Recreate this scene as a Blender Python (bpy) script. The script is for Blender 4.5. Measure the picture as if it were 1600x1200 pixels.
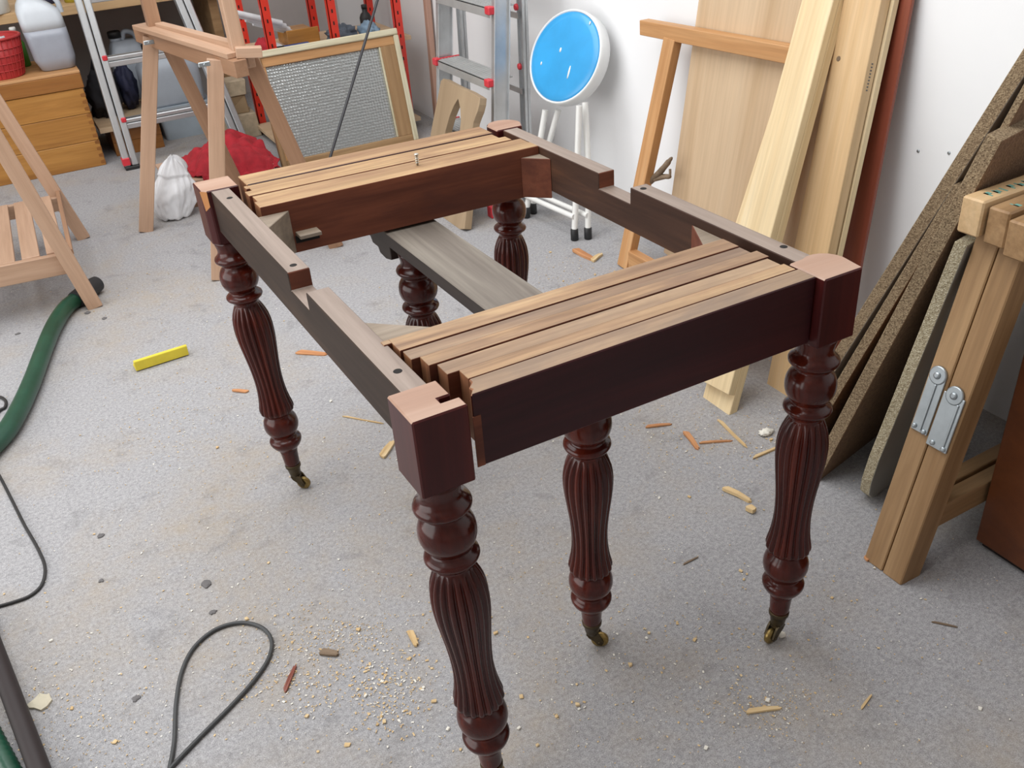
import bpy, math, random
from mathutils import Vector, Matrix, noise
random.seed(7)
for o in list(bpy.data.objects): bpy.data.objects.remove(o)
SC = bpy.context.scene
COL = SC.collection

# ------------------------------------------------------------------ camera
FPX = 1453.19
CAM = Vector((-0.2749, -0.8111, 1.2859))
CR = Vector((0.876, -0.479, -0.066)); CU = Vector((0.302, 0.435, 0.848)); CF = Vector((0.377, 0.763, -0.526))
CF.normalize(); CR = (CR - CF * CR.dot(CF)).normalized(); CU = CR.cross(CF)
cd = bpy.data.cameras.new('camera'); cam = bpy.data.objects.new('camera', cd); COL.objects.link(cam)
cd.sensor_width = 36.0; cd.lens = 36.0 * FPX / 1600.0; cd.clip_start = 0.02
cam.matrix_world = Matrix(((CR.x, CU.x, -CF.x, CAM.x), (CR.y, CU.y, -CF.y, CAM.y), (CR.z, CU.z, -CF.z, CAM.z), (0, 0, 0, 1)))
SC.camera = cam

# ------------------------------------------------------------------ light
SC.view_settings.view_transform = 'Standard'; SC.view_settings.look = 'None'
SC.view_settings.gamma = 1.0; SC.view_settings.use_curve_mapping = False
SC.view_settings.exposure = 0.0
wd = bpy.data.worlds.new('overcast'); SC.world = wd; wd.use_nodes = True
wd.node_tree.nodes['Background'].inputs[0].default_value = (0.93, 0.96, 1.0, 1)
wd.node_tree.nodes['Background'].inputs[1].default_value = 0.35
def area(name, loc, rot, sx, sy, power, col=(1, 1, 1)):
    l = bpy.data.lights.new(name, 'AREA'); l.shape = 'RECTANGLE'; l.size = sx; l.size_y = sy; l.energy = power; l.color = col
    o = bpy.data.objects.new(name, l); COL.objects.link(o); o.location = loc; o.rotation_euler = rot
    return o
area('skylight_daylight', (-0.35, 1.45, 2.62), (0, 0, 0), 2.4, 3.3, 100, (0.985, 0.99, 1.0))
area('doorway_daylight', (-2.9, 1.0, 1.35), (0, math.radians(-90), 0), 2.2, 3.4, 68, (1.0, 0.99, 0.975))

# ------------------------------------------------------------------ pixel -> place (measured from the photograph, each at its own real depth)
def ray(u, v): return CR * ((u - 800) / FPX) + CU * (-(v - 600) / FPX) + CF
def fl(u, v, z=0.0): d = ray(u, v); return CAM + d * ((z - CAM.z) / d.z)
def ax(u, v, X): d = ray(u, v); return CAM + d * ((X - CAM.x) / d.x)
def ay(u, v, Y): d = ray(u, v); return CAM + d * ((Y - CAM.y) / d.y)

# ------------------------------------------------------------------ materials
MATS = {}
def nodes(name):
    m = bpy.data.materials.new(name); m.use_nodes = True
    nt = m.node_tree; b = nt.nodes['Principled BSDF']
    MATS[name] = m
    return m, nt, b
def N(nt, t, **k):
    n = nt.nodes.new(t)
    for a, v in k.items():
        if a in ('op',): n.operation = v
        else: setattr(n, a, v)
    return n
def ramp(nt, fac, stops):
    r = N(nt, 'ShaderNodeValToRGB'); e = r.color_ramp.elements
    while len(e) < len(stops): e.new(0.5)
    for i, (p, c) in enumerate(stops):
        e[i].position = p; e[i].color = (c[0], c[1], c[2], 1)
    nt.links.new(fac, r.inputs[0]); return r.outputs[0]
def coords(nt, scale, rnd=True):
    tc = N(nt, 'ShaderNodeTexCoord'); mp = N(nt, 'ShaderNodeMapping')
    mp.inputs['Scale'].default_value = scale
    nt.links.new(tc.outputs['Object'], mp.inputs['Vector'])
    if rnd:
        oi = N(nt, 'ShaderNodeObjectInfo'); ml = N(nt, 'ShaderNodeMath', op='MULTIPLY'); ml.inputs[1].default_value = 37.0
        nt.links.new(oi.outputs['Random'], ml.inputs[0]); nt.links.new(ml.outputs[0], mp.inputs['Location'])
    return mp.outputs[0]
def noise_n(nt, vec, scale, detail=4, rough=0.6, dist=0.0):
    n = N(nt, 'ShaderNodeTexNoise'); n.inputs['Scale'].default_value = scale; n.inputs['Detail'].default_value = detail
    n.inputs['Roughness'].default_value = rough; n.inputs['Distortion'].default_value = dist
    nt.links.new(vec, n.inputs['Vector']); return n.outputs['Fac']
def bump(nt, b, fac, strength, dist=0.002):
    k = N(nt, 'ShaderNodeBump'); k.inputs['Strength'].default_value = strength; k.inputs['Distance'].default_value = dist
    nt.links.new(fac, k.inputs['Height']); nt.links.new(k.outputs[0], b.inputs['Normal'])
def mix(nt, fac, a, c):
    m = N(nt, 'ShaderNodeMix', data_type='RGBA')
    if isinstance(fac, float): m.inputs[0].default_value = fac
    else: nt.links.new(fac, m.inputs[0])
    for i, x in ((6, a), (7, c)):
        if isinstance(x, tuple): m.inputs[i].default_value = (*x, 1)
        else: nt.links.new(x, m.inputs[i])
    return m.outputs[2]
def plain(name, col, rough=0.5, metal=0.0, coat=0.0, trans=0.0, var=0.12, scale=14, bstr=0.0, bscale=60):
    m, nt, b = nodes(name)
    v = coords(nt, (1, 1, 1)); f = noise_n(nt, v, scale)
    c = ramp(nt, f, [(0.3, tuple(x * (1 - var) for x in col)), (0.7, tuple(min(1, x * (1 + var)) for x in col))])
    nt.links.new(c, b.inputs['Base Color'])
    b.inputs['Roughness'].default_value = rough; b.inputs['Metallic'].default_value = metal
    b.inputs['Coat Weight'].default_value = coat; b.inputs['Transmission Weight'].default_value = trans
    if bstr: bump(nt, b, noise_n(nt, v, bscale), bstr)
    return m
def wood(name, dark, mid, light, axis=0, rough=0.6, coat=0.0, grain=1.0, bstr=0.15, contrast=(0.3, 0.52, 0.74), fine=0.35, spec=0.5, blotch=None):
    """grain runs along the given local axis"""
    m, nt, b = nodes(name)
    s = [14.0, 14.0, 14.0]; s[axis] = 0.9
    v = coords(nt, tuple(x * grain for x in s))
    n1 = noise_n(nt, v, 1.6, 5, 0.62, 0.6)
    s2 = [120.0, 120.0, 120.0]; s2[axis] = 4.0
    v2 = coords(nt, tuple(s2)); n2 = noise_n(nt, v2, 1.0, 3, 0.6)
    c = ramp(nt, n1, [(contrast[0], dark), (contrast[1], mid), (contrast[2], light)])
    f = ramp(nt, n2, [(0.35, (0.62, 0.60, 0.58)), (0.65, (1.12, 1.12, 1.12))])
    mu = N(nt, 'ShaderNodeMix', data_type='RGBA'); mu.blend_type = 'MULTIPLY'; mu.inputs[0].default_value = fine
    nt.links.new(c, mu.inputs[6]); nt.links.new(f, mu.inputs[7])
    out = mu.outputs[2]
    if blotch:
        sb = [9.0, 9.0, 9.0]; sb[axis] = 3.0
        nb = noise_n(nt, coords(nt, tuple(sb)), 1.0, 5, 0.65, 0.5)
        out = mix(nt, ramp(nt, nb, [(0.44, (0, 0, 0)), (0.68, (0.8, 0.8, 0.8))]), out, blotch)
    nt.links.new(out, b.inputs['Base Color'])
    b.inputs['Roughness'].default_value = rough; b.inputs['Coat Weight'].default_value = coat; b.inputs['Coat Roughness'].default_value = 0.15
    b.inputs['Specular IOR Level'].default_value = spec
    if bstr: bump(nt, b, n2, bstr, 0.001)
    return m
# table woods
for axn, a in (('x', 0), ('y', 1), ('z', 2)):
    wood('mahogany_' + axn, *(((0.024, 0.0045, 0.006), (0.040, 0.0070, 0.0085), (0.066, 0.011, 0.010)) if a != 2 else ((0.034, 0.0055, 0.006), (0.060, 0.0090, 0.0085), (0.095, 0.014, 0.010))), a, 0.34, 0.0, 0.9, 0.05, spec=0.32)
wood('mahogany_leg', (0.020, 0.0030, 0.0022), (0.064, 0.0080, 0.0040), (0.145, 0.0205, 0.0078), 2, 0.20, 0.10, 0.8, 0.03, spec=0.36)
wood('sawn_top', (0.20, 0.11, 0.06), (0.38, 0.235, 0.125), (0.56, 0.39, 0.215), 0, 0.62, 0.0, 1.1, 0.12, (0.30, 0.50, 0.72), 0.6, blotch=(0.20, 0.12, 0.08))
wood('sawn_top_dull', (0.18, 0.105, 0.065), (0.33, 0.215, 0.13), (0.50, 0.35, 0.21), 0, 0.6, 0.0, 1.0, 0.12, (0.30, 0.52, 0.74), 0.6, blotch=(0.19, 0.135, 0.10))
wood('sawn_top_far', (0.21, 0.115, 0.055), (0.38, 0.235, 0.115), (0.55, 0.37, 0.19), 0, 0.62, 0.0, 1.1, 0.12, (0.28, 0.48, 0.72), 0.6, blotch=(0.22, 0.115, 0.06))
wood('red_inner', (0.10, 0.030, 0.017), (0.175, 0.054, 0.028), (0.25, 0.086, 0.044), 0, 0.55, 0.0, 0.8, 0.1, spec=0.25, blotch=(0.075, 0.026, 0.018))
wood('runner_end', (0.14, 0.05, 0.022), (0.30, 0.12, 0.05), (0.42, 0.18, 0.07), 2, 0.7, 0.0, 1.4, 0.1)
wood('rail_top', (0.19, 0.14, 0.112), (0.27, 0.21, 0.172), (0.34, 0.27, 0.225), 1, 0.55, 0.0, 0.9, 0.1)
wood('rail_side', (0.024, 0.015, 0.011), (0.043, 0.027, 0.019), (0.072, 0.043, 0.028), 1, 0.55, 0.0, 0.9, 0.08, spec=0.22)
wood('rail_inner', (0.032, 0.016, 0.011), (0.062, 0.030, 0.019), (0.125, 0.054, 0.027), 1, 0.6, 0.0, 0.7, 0.12, spec=0.25)
wood('block_top', (0.29, 0.155, 0.10), (0.38, 0.23, 0.16), (0.47, 0.32, 0.24), 0, 0.5, 0.0, 0.35, 0.04, fine=0.1)
wood('beam_grey', (0.11, 0.088, 0.070), (0.175, 0.148, 0.122), (0.28, 0.25, 0.205), 1, 0.6, 0.0, 0.7, 0.1)
wood('beam_dark', (0.016, 0.010, 0.008), (0.026, 0.016, 0.013), (0.04, 0.026, 0.02), 1, 0.5, 0.0, 0.9, 0.1)
wood('brace_pale', (0.20, 0.155, 0.115), (0.26, 0.205, 0.15), (0.32, 0.26, 0.20), 0, 0.65, 0.0, 1.0, 0.1)
# other woods, grain along local X
wood('beech', (0.40, 0.245, 0.155), (0.49, 0.315, 0.21), (0.56, 0.37, 0.255), 0, 0.5, 0.0, 0.8, 0.05, fine=0.2)
wood('beech_dark', (0.27, 0.145, 0.08), (0.34, 0.19, 0.11), (0.40, 0.235, 0.14), 0, 0.5, 0.0, 0.8, 0.05, fine=0.2)
wood('pine_pale', (0.66, 0.49, 0.27), (0.76, 0.60, 0.36), (0.82, 0.68, 0.45), 0, 0.6, 0.0, 0.7, 0.05, fine=0.25)
wood('pine_tan', (0.52, 0.33, 0.16), (0.62, 0.42, 0.22), (0.70, 0.51, 0.30), 0, 0.6, 0.0, 0.7, 0.05, fine=0.25)
wood('pine_orange', (0.42, 0.20, 0.075), (0.53, 0.28, 0.115), (0.62, 0.36, 0.17), 0, 0.55, 0.0, 0.8, 0.06, fine=0.3)
wood('trestle_wood', (0.26, 0.145, 0.06), (0.36, 0.215, 0.10), (0.45, 0.285, 0.14), 0, 0.6, 0.0, 0.9, 0.08, fine=0.35)
wood('ply', (0.52, 0.36, 0.21), (0.60, 0.44, 0.28), (0.66, 0.50, 0.33), 0, 0.65, 0.0, 0.35, 0.05, fine=0.2)
wood('mdf', (0.33, 0.235, 0.14), (0.38, 0.275, 0.17), (0.43, 0.32, 0.20), 0, 0.6, 0.0, 0.5, 0.03, fine=0.1)
wood('chest_pine', (0.30, 0.125, 0.025), (0.43, 0.20, 0.045), (0.53, 0.28, 0.075), 0, 0.4, 0.15, 0.8, 0.05, fine=0.3)
wood('chest_dark', (0.20, 0.075, 0.016), (0.29, 0.115, 0.025), (0.36, 0.16, 0.04), 0, 0.4, 0.15, 0.8, 0.05, fine=0.3)
wood('red_stained', (0.16, 0.035, 0.018), (0.22, 0.05, 0.026), (0.27, 0.07, 0.036), 0, 0.45, 0.1, 0.6, 0.05, fine=0.2)
wood('cabinet_brown', (0.085, 0.024, 0.007), (0.125, 0.036, 0.010), (0.165, 0.05, 0.014), 0, 0.4, 0.15, 0.35, 0.03, fine=0.2)
wood('pink_wood', (0.40, 0.23, 0.165), (0.47, 0.28, 0.21), (0.53, 0.34, 0.26), 0, 0.55, 0.0, 0.6, 0.04, fine=0.2)
wood('weathered', (0.13, 0.085, 0.05), (0.20, 0.14, 0.09), (0.28, 0.20, 0.13), 0, 0.75, 0.0, 1.4, 0.3)
wood('cream_paint', (0.50, 0.43, 0.27), (0.66, 0.60, 0.42), (0.74, 0.70, 0.53), 0, 0.5, 0.0, 1.2, 0.1, fine=0.3)
wood('chip_splinter', (0.55, 0.36, 0.16), (0.66, 0.48, 0.25), (0.74, 0.60, 0.38), 0, 0.7, 0.0, 4.0, 0.1)
wood('red_splinter', (0.40, 0.16, 0.06), (0.52, 0.24, 0.10), (0.60, 0.31, 0.14), 0, 0.7, 0.0, 4.0, 0.1)
def chipboard(name, cols, scale=420):
    m, nt, b = nodes(name); v = coords(nt, (1, 1, 1))
    vo = N(nt, 'ShaderNodeTexVoronoi'); vo.inputs['Scale'].default_value = scale; vo.inputs['Randomness'].default_value = 1.0
    nt.links.new(v, vo.inputs['Vector'])
    c = ramp(nt, vo.outputs['Color'], [(0.1, cols[0]), (0.5, cols[1]), (0.9, cols[2])])
    nt.links.new(c, b.inputs['Base Color']); b.inputs['Roughness'].default_value = 0.8
    bump(nt, b, vo.outputs['Distance'], 0.5, 0.002); return m
chipboard('chip_edge', ((0.13, 0.085, 0.045), (0.25, 0.175, 0.10), (0.36, 0.27, 0.16)))
chipboard('chip_face', ((0.14, 0.075, 0.036), (0.19, 0.105, 0.052), (0.24, 0.14, 0.075)), 300)
chipboard('chip_light', ((0.25, 0.20, 0.12), (0.40, 0.34, 0.22), (0.56, 0.50, 0.36)), 420)
# metals, plastics, cloth
plain('aluminium', (0.60, 0.62, 0.63), 0.38, 0.75, var=0.08)
plain('aluminium_tread', (0.50, 0.51, 0.50), 0.5, 0.55, var=0.08)
plain('brass', (0.30, 0.21, 0.075), 0.32, 0.9, var=0.35, scale=60)
plain('brass_dark', (0.075, 0.055, 0.028), 0.42, 0.7, var=0.3, scale=60)
plain('steel_zinc', (0.42, 0.46, 0.48), 0.38, 0.8, var=0.1, scale=30)
plain('screw_steel', (0.55, 0.52, 0.45), 0.35, 0.9)
plain('red_plastic', (0.62, 0.035, 0.05), 0.4)
plain('basket_red', (0.42, 0.03, 0.03), 0.5)
plain('red_enamel', (0.62, 0.030, 0.014), 0.4, coat=0.2)
plain('black_rubber', (0.018, 0.018, 0.019), 0.55)
plain('hole_dark', (0.008, 0.006, 0.005), 0.9)
plain('white_enamel', (0.78, 0.78, 0.75), 0.35, var=0.04)
plain('white_rim', (0.80, 0.81, 0.80), 0.35, var=0.03)
plain('blue_vinyl', (0.032, 0.33, 0.68), 0.32, coat=0.2, var=0.10, scale=7)
plain('white_paint_drop', (0.80, 0.85, 0.85), 0.5)
plain('milky_plastic', (0.60, 0.64, 0.68), 0.35, var=0.04, coat=0.1)
plain('milky_liquid', (0.33, 0.35, 0.40), 0.35, var=0.06, coat=0.1)
plain('can_plastic', (0.44, 0.49, 0.55), 0.4, var=0.06)
plain('crate_plastic', (0.36, 0.42, 0.47), 0.45, var=0.06)
plain('red_cloth', (0.36, 0.012, 0.022), 0.85, var=0.22, scale=30, bstr=0.3, bscale=200)
plain('white_bag', (0.78, 0.79, 0.81), 0.35, var=0.05)
plain('black_cloth', (0.012, 0.012, 0.016), 0.7, var=0.4)
plain('navy_cloth', (0.022, 0.025, 0.06), 0.7, var=0.3)
plain('grey_cloth', (0.10, 0.12, 0.15), 0.85, var=0.3)
plain('paleblue_cloth', (0.22, 0.32, 0.42), 0.85, var=0.15)
plain('paper', (0.66, 0.68, 0.70), 0.6, var=0.08)
plain('blue_card', (0.03, 0.08, 0.28), 0.5)
plain('card_brown', (0.36, 0.25, 0.14), 0.8)
plain('card_pale', (0.48, 0.39, 0.27), 0.8, var=0.2, scale=30)
plain('green_plastic', (0.06, 0.26, 0.03), 0.45)
plain('yellow_tub', (0.35, 0.27, 0.02), 0.45)
plain('cream_tub', (0.72, 0.72, 0.66), 0.5)
plain('hose_green', (0.009, 0.062, 0.034), 0.38, coat=0.15, var=0.2)
plain('cable_grey', (0.045, 0.047, 0.048), 0.5)
plain('cable_dark', (0.022, 0.021, 0.021), 0.5)
plain('pole_dark', (0.016, 0.009, 0.009), 0.6)
plain('yellow_foam', (0.74, 0.60, 0.05), 0.7, var=0.08)
plain('laminate_grey', (0.36, 0.35, 0.31), 0.4, var=0.1, scale=6)
plain('lead_dark', (0.05, 0.05, 0.055), 0.45, 0.3)
plain('green_print', (0.16, 0.36, 0.30), 0.6)
plain('broken_wood', (0.52, 0.22, 0.07), 0.7)
plain('white_crumb', (0.75, 0.72, 0.64), 0.8)
plain('grey_flake', (0.135, 0.128, 0.128), 0.8)
plain('pale_scrap', (0.55, 0.50, 0.38), 0.8)
# wall paint
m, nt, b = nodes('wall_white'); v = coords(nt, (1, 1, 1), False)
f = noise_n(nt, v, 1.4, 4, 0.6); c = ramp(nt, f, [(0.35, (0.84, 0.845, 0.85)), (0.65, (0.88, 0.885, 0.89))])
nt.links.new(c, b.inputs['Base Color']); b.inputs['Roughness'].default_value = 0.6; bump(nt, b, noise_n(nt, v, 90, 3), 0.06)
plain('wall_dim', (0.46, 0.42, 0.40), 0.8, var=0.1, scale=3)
plain('ceiling_white', (0.75, 0.75, 0.74), 0.8, var=0.03)
# carpet with sawdust stains
m, nt, b = nodes('carpet'); v = coords(nt, (1, 1, 1), False)
n1 = noise_n(nt, v, 520, 2, 0.8); n2 = noise_n(nt, v, 130, 6, 0.8); n3 = noise_n(nt, v, 2.6, 6, 0.62, 0.4); n4 = noise_n(nt, v, 11.0, 6, 0.7, 0.3); n5 = noise_n(nt, v, 24.0, 5, 0.7)
base = ramp(nt, n2, [(0.34, (0.262, 0.258, 0.264)), (0.66, (0.480, 0.474, 0.482))])
fine = ramp(nt, n1, [(0.30, (0.66, 0.66, 0.66)), (0.70, (1.28, 1.28, 1.28))])
mu = N(nt, 'ShaderNodeMix', data_type='RGBA'); mu.blend_type = 'MULTIPLY'; mu.inputs[0].default_value = 0.75
nt.links.new(base, mu.inputs[6]); nt.links.new(fine, mu.inputs[7])
s1 = ramp(nt, n3, [(0.46, (0, 0, 0)), (0.68, (0.58, 0.58, 0.58))])
sm_ = N(nt, 'ShaderNodeMath', op='MULTIPLY'); nt.links.new(s1, sm_.inputs[0]); s15 = ramp(nt, n5, [(0.35, (0.3, 0.3, 0.3)), (0.7, (1, 1, 1))]); nt.links.new(s15, sm_.inputs[1])
c1 = mix(nt, sm_.outputs[0], mu.outputs[2], (0.40, 0.325, 0.23))
s2 = ramp(nt, n4, [(0.55, (0, 0, 0)), (0.80, (0.6, 0.6, 0.6))])
c2 = mix(nt, s2, c1, (0.15, 0.145, 0.145))
nt.links.new(c2, b.inputs['Base Color']); b.inputs['Roughness'].default_value = 0.95; b.inputs['Specular IOR Level'].default_value = 0.15
bump(nt, b, n1, 0.5, 0.003)
# pressed pattern glass
m, nt, b = nodes('pattern_glass'); v = coords(nt, (1, 1, 1), False)
vo = N(nt, 'ShaderNodeTexVoronoi'); vo.inputs['Scale'].default_value = 80; vo.inputs['Randomness'].default_value = 0.25
nt.links.new(v, vo.inputs['Vector'])
b.inputs['Base Color'].default_value = (0.48, 0.50, 0.49, 1); b.inputs['Metallic'].default_value = 0.65; b.inputs['Roughness'].default_value = 0.16
bump(nt, b, vo.outputs['Distance'], 0.75, 0.005)

# ------------------------------------------------------------------ mesh helpers
class MB:
    def __init__(s): s.v = []; s.f = []; s.m = []; s.sm = []
    def add(s, vs, fs, m=0, smooth=False):
        o = len(s.v); s.v += [Vector(x) for x in vs]
        for i, f in enumerate(fs):
            s.f.append([o + k for k in f]); s.m.append(m[i] if isinstance(m, (list, tuple)) else m); s.sm.append(smooth)
        return s
    def hexa(s, c, m=0):
        return s.add(c, [(0, 3, 2, 1), (4, 5, 6, 7), (0, 1, 5, 4), (1, 2, 6, 5), (2, 3, 7, 6), (3, 0, 4, 7)], m)
    def box(s, x0, x1, y0, y1, z0, z1, m=0, fn=None):
        c = [(x0, y0, z0), (x1, y0, z0), (x1, y1, z0), (x0, y1, z0), (x0, y0, z1), (x1, y0, z1), (x1, y1, z1), (x0, y1, z1)]
        if fn: c = [fn(*q) for q in c]
        return s.hexa(c, m)
    def prism(s, poly, t0, t1, fn, m=0, mcap=None):
        """poly of (p,q) ; fn(p,q,t)->xyz ; first cap at t0, second at t1"""
        n = len(poly); vs = [fn(p, q, t0) for p, q in poly] + [fn(p, q, t1) for p, q in poly]
        fs = [tuple(range(n - 1, -1, -1)), tuple(range(n, 2 * n))] + [(i, (i + 1) % n, n + (i + 1) % n, n + i) for i in range(n)]
        mc = m if mcap is None else mcap
        return s.add(vs, fs, [mc, mc] + [m] * n)
    def tube(s, pts, r, seg=10, m=0, caps=True, closed=False):
        pts = [Vector(p) for p in pts]; n = len(pts); up = None; rings = []
        for i, p in enumerate(pts):
            if closed: t = pts[(i + 1) % n] - pts[i - 1]
            else: t = pts[min(i + 1, n - 1)] - pts[max(i - 1, 0)]
            t.normalize()
            if up is None: up = Vector((0, 0, 1)) if abs(t.z) < 0.9 else Vector((1, 0, 0))
            a = t.cross(up).normalized(); bq = a.cross(t).normalized(); up = bq
            rr = r[i] if isinstance(r, (list, tuple)) else r
            rings.append([p + (a * math.cos(k * 2 * math.pi / seg) + bq * math.sin(k * 2 * math.pi / seg)) * rr for k in range(seg)])
        vs = [q for g in rings for q in g]; fs = []
        for i in range(n if closed else n - 1):
            j = (i + 1) % n
            for k in range(seg): fs.append((i * seg + k, j * seg + k, j * seg + (k + 1) % seg, i * seg + (k + 1) % seg))
        s.add(vs, fs, m, True)
        if caps and not closed:
            s.add(rings[0], [tuple(range(seg))], m); s.add(rings[-1], [tuple(range(seg - 1, -1, -1))], m)
        return s
    def lathe(s, prof, seg=32, m=0, rfun=None, caps=True, fn=None):
        vs = []; fs = []
        for z, r in prof:
            for k in range(seg):
                th = 2 * math.pi * k / seg; rr = rfun(z, r, th) if rfun else r
                vs.append((rr * math.cos(th), rr * math.sin(th), z))
        if fn: vs = [fn(*q) for q in vs]
        n = len(prof); up = prof[-1][0] > prof[0][0]
        for i in range(n - 1):
            for k in range(seg):
                q = (i * seg + k, i * seg + (k + 1) % seg, (i + 1) * seg + (k + 1) % seg, (i + 1) * seg + k)
                fs.append(q if up else q[::-1])
        s.add(vs, fs, m, True)
        if caps:
            a = tuple(range(seg)); c = tuple((n - 1) * seg + k for k in range(seg))
            o = len(s.v) - len(vs)
            for f, flip in ((a, up), (c, not up)):
                s.f.append([o + k for k in (f[::-1] if flip else f)]); s.m.append(m); s.sm.append(False)
        return s
    def loft(s, sections, m=0, smooth=True):
        n = len(sections[0]); vs = [q for g in sections for q in g]; fs = []
        for i in range(len(sections) - 1):
            for k in range(n): fs.append((i * n + k, i * n + (k + 1) % n, (i + 1) * n + (k + 1) % n, (i + 1) * n + k))
        fs.append(tuple(range(n - 1, -1, -1))); fs.append(tuple((len(sections) - 1) * n + k for k in range(n)))
        return s.add(vs, fs, m, smooth)
    def blob(s, c, rad, seed, amp=0.3, freq=3.0, nu=28, nv=18, m=0, floor=None, fold=0.0):
        vs = []; fs = []
        for i in range(nv + 1):
            ph = math.pi * i / nv
            for k in range(nu):
                th = 2 * math.pi * k / nu
                d = Vector((math.sin(ph) * math.cos(th), math.sin(ph) * math.sin(th), math.cos(ph)))
                q = d * freq + Vector((seed * 7.1, seed * 3.3, seed))
                w = 1 + amp * noise.noise(q) + amp * 0.5 * noise.noise(q * 2.3)
                if fold: w -= fold * abs(noise.noise(q * 1.7 + Vector((5, 1, 2))))
                p = Vector((c[0] + d.x * rad[0] * w, c[1] + d.y * rad[1] * w, c[2] + d.z * rad[2] * w))
                if floor is not None and p.z < floor: p.z = floor + 0.002 * (k % 2)
                vs.append(p)
        for i in range(nv):
            for k in range(nu): fs.append((i * nu + k, (i + 1) * nu + k, (i + 1) * nu + (k + 1) % nu, i * nu + (k + 1) % nu))
        return s.add(vs, fs, m, True)
WM = {}
def tag(o, label=None, cat=None, group=None, kind=None):
    if label: o['label'] = label
    if cat: o['category'] = cat
    if group: o['group'] = group
    if kind: o['kind'] = kind
    return o
def mats_of(ms): return [MATS[x] for x in ([ms] if isinstance(ms, str) else ms)]
def mesh(name, mb, ms, topm=None):
    me = bpy.data.meshes.new(name); me.from_pydata([tuple(q) for q in mb.v], [], mb.f)
    for x in mats_of(ms): me.materials.append(x)
    me.polygons.foreach_set('material_index', mb.m); me.polygons.foreach_set('use_smooth', mb.sm)
    me.update()
    if topm is not None:
        for p in me.polygons:
            if p.normal.z > 0.75: p.material_index = topm
    return me
def link(name, me, parent=None, M=None, bev=0.0):
    o = bpy.data.objects.new(name, me); COL.objects.link(o); M = M or Matrix()
    if parent is not None:
        o.parent = parent; o.matrix_local = WM[parent.name].inverted() @ M
    else: o.matrix_local = M
    WM[o.name] = M.copy()
    if bev:
        b = o.modifiers.new('edge', 'BEVEL'); b.width = bev; b.segments = 1; b.limit_method = 'ANGLE'; b.angle_limit = 0.6
    return o
def part(name, mb, ms, parent=None, bev=0.0, topm=None, M=None):
    """mb in world coordinates (or in the local frame M)"""
    if M is None and mb.v:
        xs = [q.x for q in mb.v]; ys = [q.y for q in mb.v]; zs = [q.z for q in mb.v]
        c = Vector(((min(xs) + max(xs)) / 2, (min(ys) + max(ys)) / 2, min(zs)))
        M = Matrix.Translation(c); mb.v = [q - c for q in mb.v]
    return link(name, mesh(name, mb, ms, topm), parent, M, bev)
def thing(name, loc, label, cat, group=None):
    o = bpy.data.objects.new(name, None); COL.objects.link(o); o.empty_display_size = 0.05
    o.location = loc; WM[o.name] = Matrix.Translation(Vector(loc)); tag(o, label, cat, group); return o
def frame(p0, p1, wdir):
    """local X along p0->p1, local Y near wdir, Z the normal; origin p0"""
    p0 = Vector(p0); X = (Vector(p1) - p0); L = X.length; X.normalize(); Y = Vector(wdir); Y = (Y - X * X.dot(Y)).normalized(); Z = X.cross(Y)
    return Matrix(((X.x, Y.x, Z.x, p0.x), (X.y, Y.y, Z.y, p0.y), (X.z, Y.z, Z.z, p0.z), (0, 0, 0, 1))), L
def plank(name, p0, p1, wdir, w, t, ms, parent=None, bev=0.0015, w0=None, t0=None, label=None, cat=None, group=None):
    """board from p0 to p1 (centre line unless offsets given); w along wdir, t along the normal"""
    M, L = frame(p0, p1, wdir); w0 = -w / 2 if w0 is None else w0; t0 = -t / 2 if t0 is None else t0
    mb = MB().box(0, L, w0, w0 + w, t0, t0 + t)
    o = part(name, mb, ms, parent, bev, M=M)
    if label: tag(o, label, cat, group)
    return o
def spline(pts, n=8, closed=False):
    P = [Vector(p) for p in pts]; out = []
    m = len(P); rng = range(m if closed else m - 1)
    for i in rng:
        p0 = P[(i - 1) % m] if closed or i > 0 else P[0] * 2 - P[1]; p1 = P[i]; p2 = P[(i + 1) % m]
        p3 = P[(i + 2) % m] if closed or i + 2 < m else P[-1] * 2 - P[-2]
        for k in range(n):
            t = k / n
            out.append(0.5 * ((2 * p1) + (p2 - p0) * t + (2 * p0 - 5 * p1 + 4 * p2 - p3) * t * t + (3 * p1 - p0 - 3 * p2 + p3) * t ** 3))
    if not closed: out.append(P[-1])
    return out
def rrect(cx, cy, z, hx, hy, r, n=5):
    out = []
    for sx, sy, a0 in ((1, 1, 0), (-1, 1, 90), (-1, -1, 180), (1, -1, 270)):
        for k in range(n):
            a = math.radians(a0 + 90 * k / (n - 1)); out.append((cx + sx * (hx - r) + r * math.cos(a), cy + sy * (hy - r) + r * math.sin(a), z))
    return out

# ================================================================== setting
XW = 1.52; YB = 4.7; XL = -3.0; YF = -2.6; ZC = 2.7
def struct(name, mb, ms, **k): o = part(name, mb, ms, **k); o['kind'] = 'structure'; return o
struct('floor', MB().box(XL, XW, YF, YB, -0.1, 0), 'carpet')
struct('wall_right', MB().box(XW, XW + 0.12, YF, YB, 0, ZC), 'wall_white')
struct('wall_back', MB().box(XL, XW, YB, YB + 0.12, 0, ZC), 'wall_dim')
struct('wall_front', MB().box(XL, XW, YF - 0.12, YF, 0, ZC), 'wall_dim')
wl = MB(); wl.box(XL - 0.12, XL, YF, -.75, 0, ZC).box(XL - 0.12, XL, 2.75, YB, 0, ZC).box(XL - 0.12, XL, -.75, 2.75, 2.45, ZC)
struct('wall_left', wl, 'wall_white')
ce = MB(); sx0, sx1, sy0, sy1 = -1.6, 0.9, -0.25, 3.15
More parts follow.
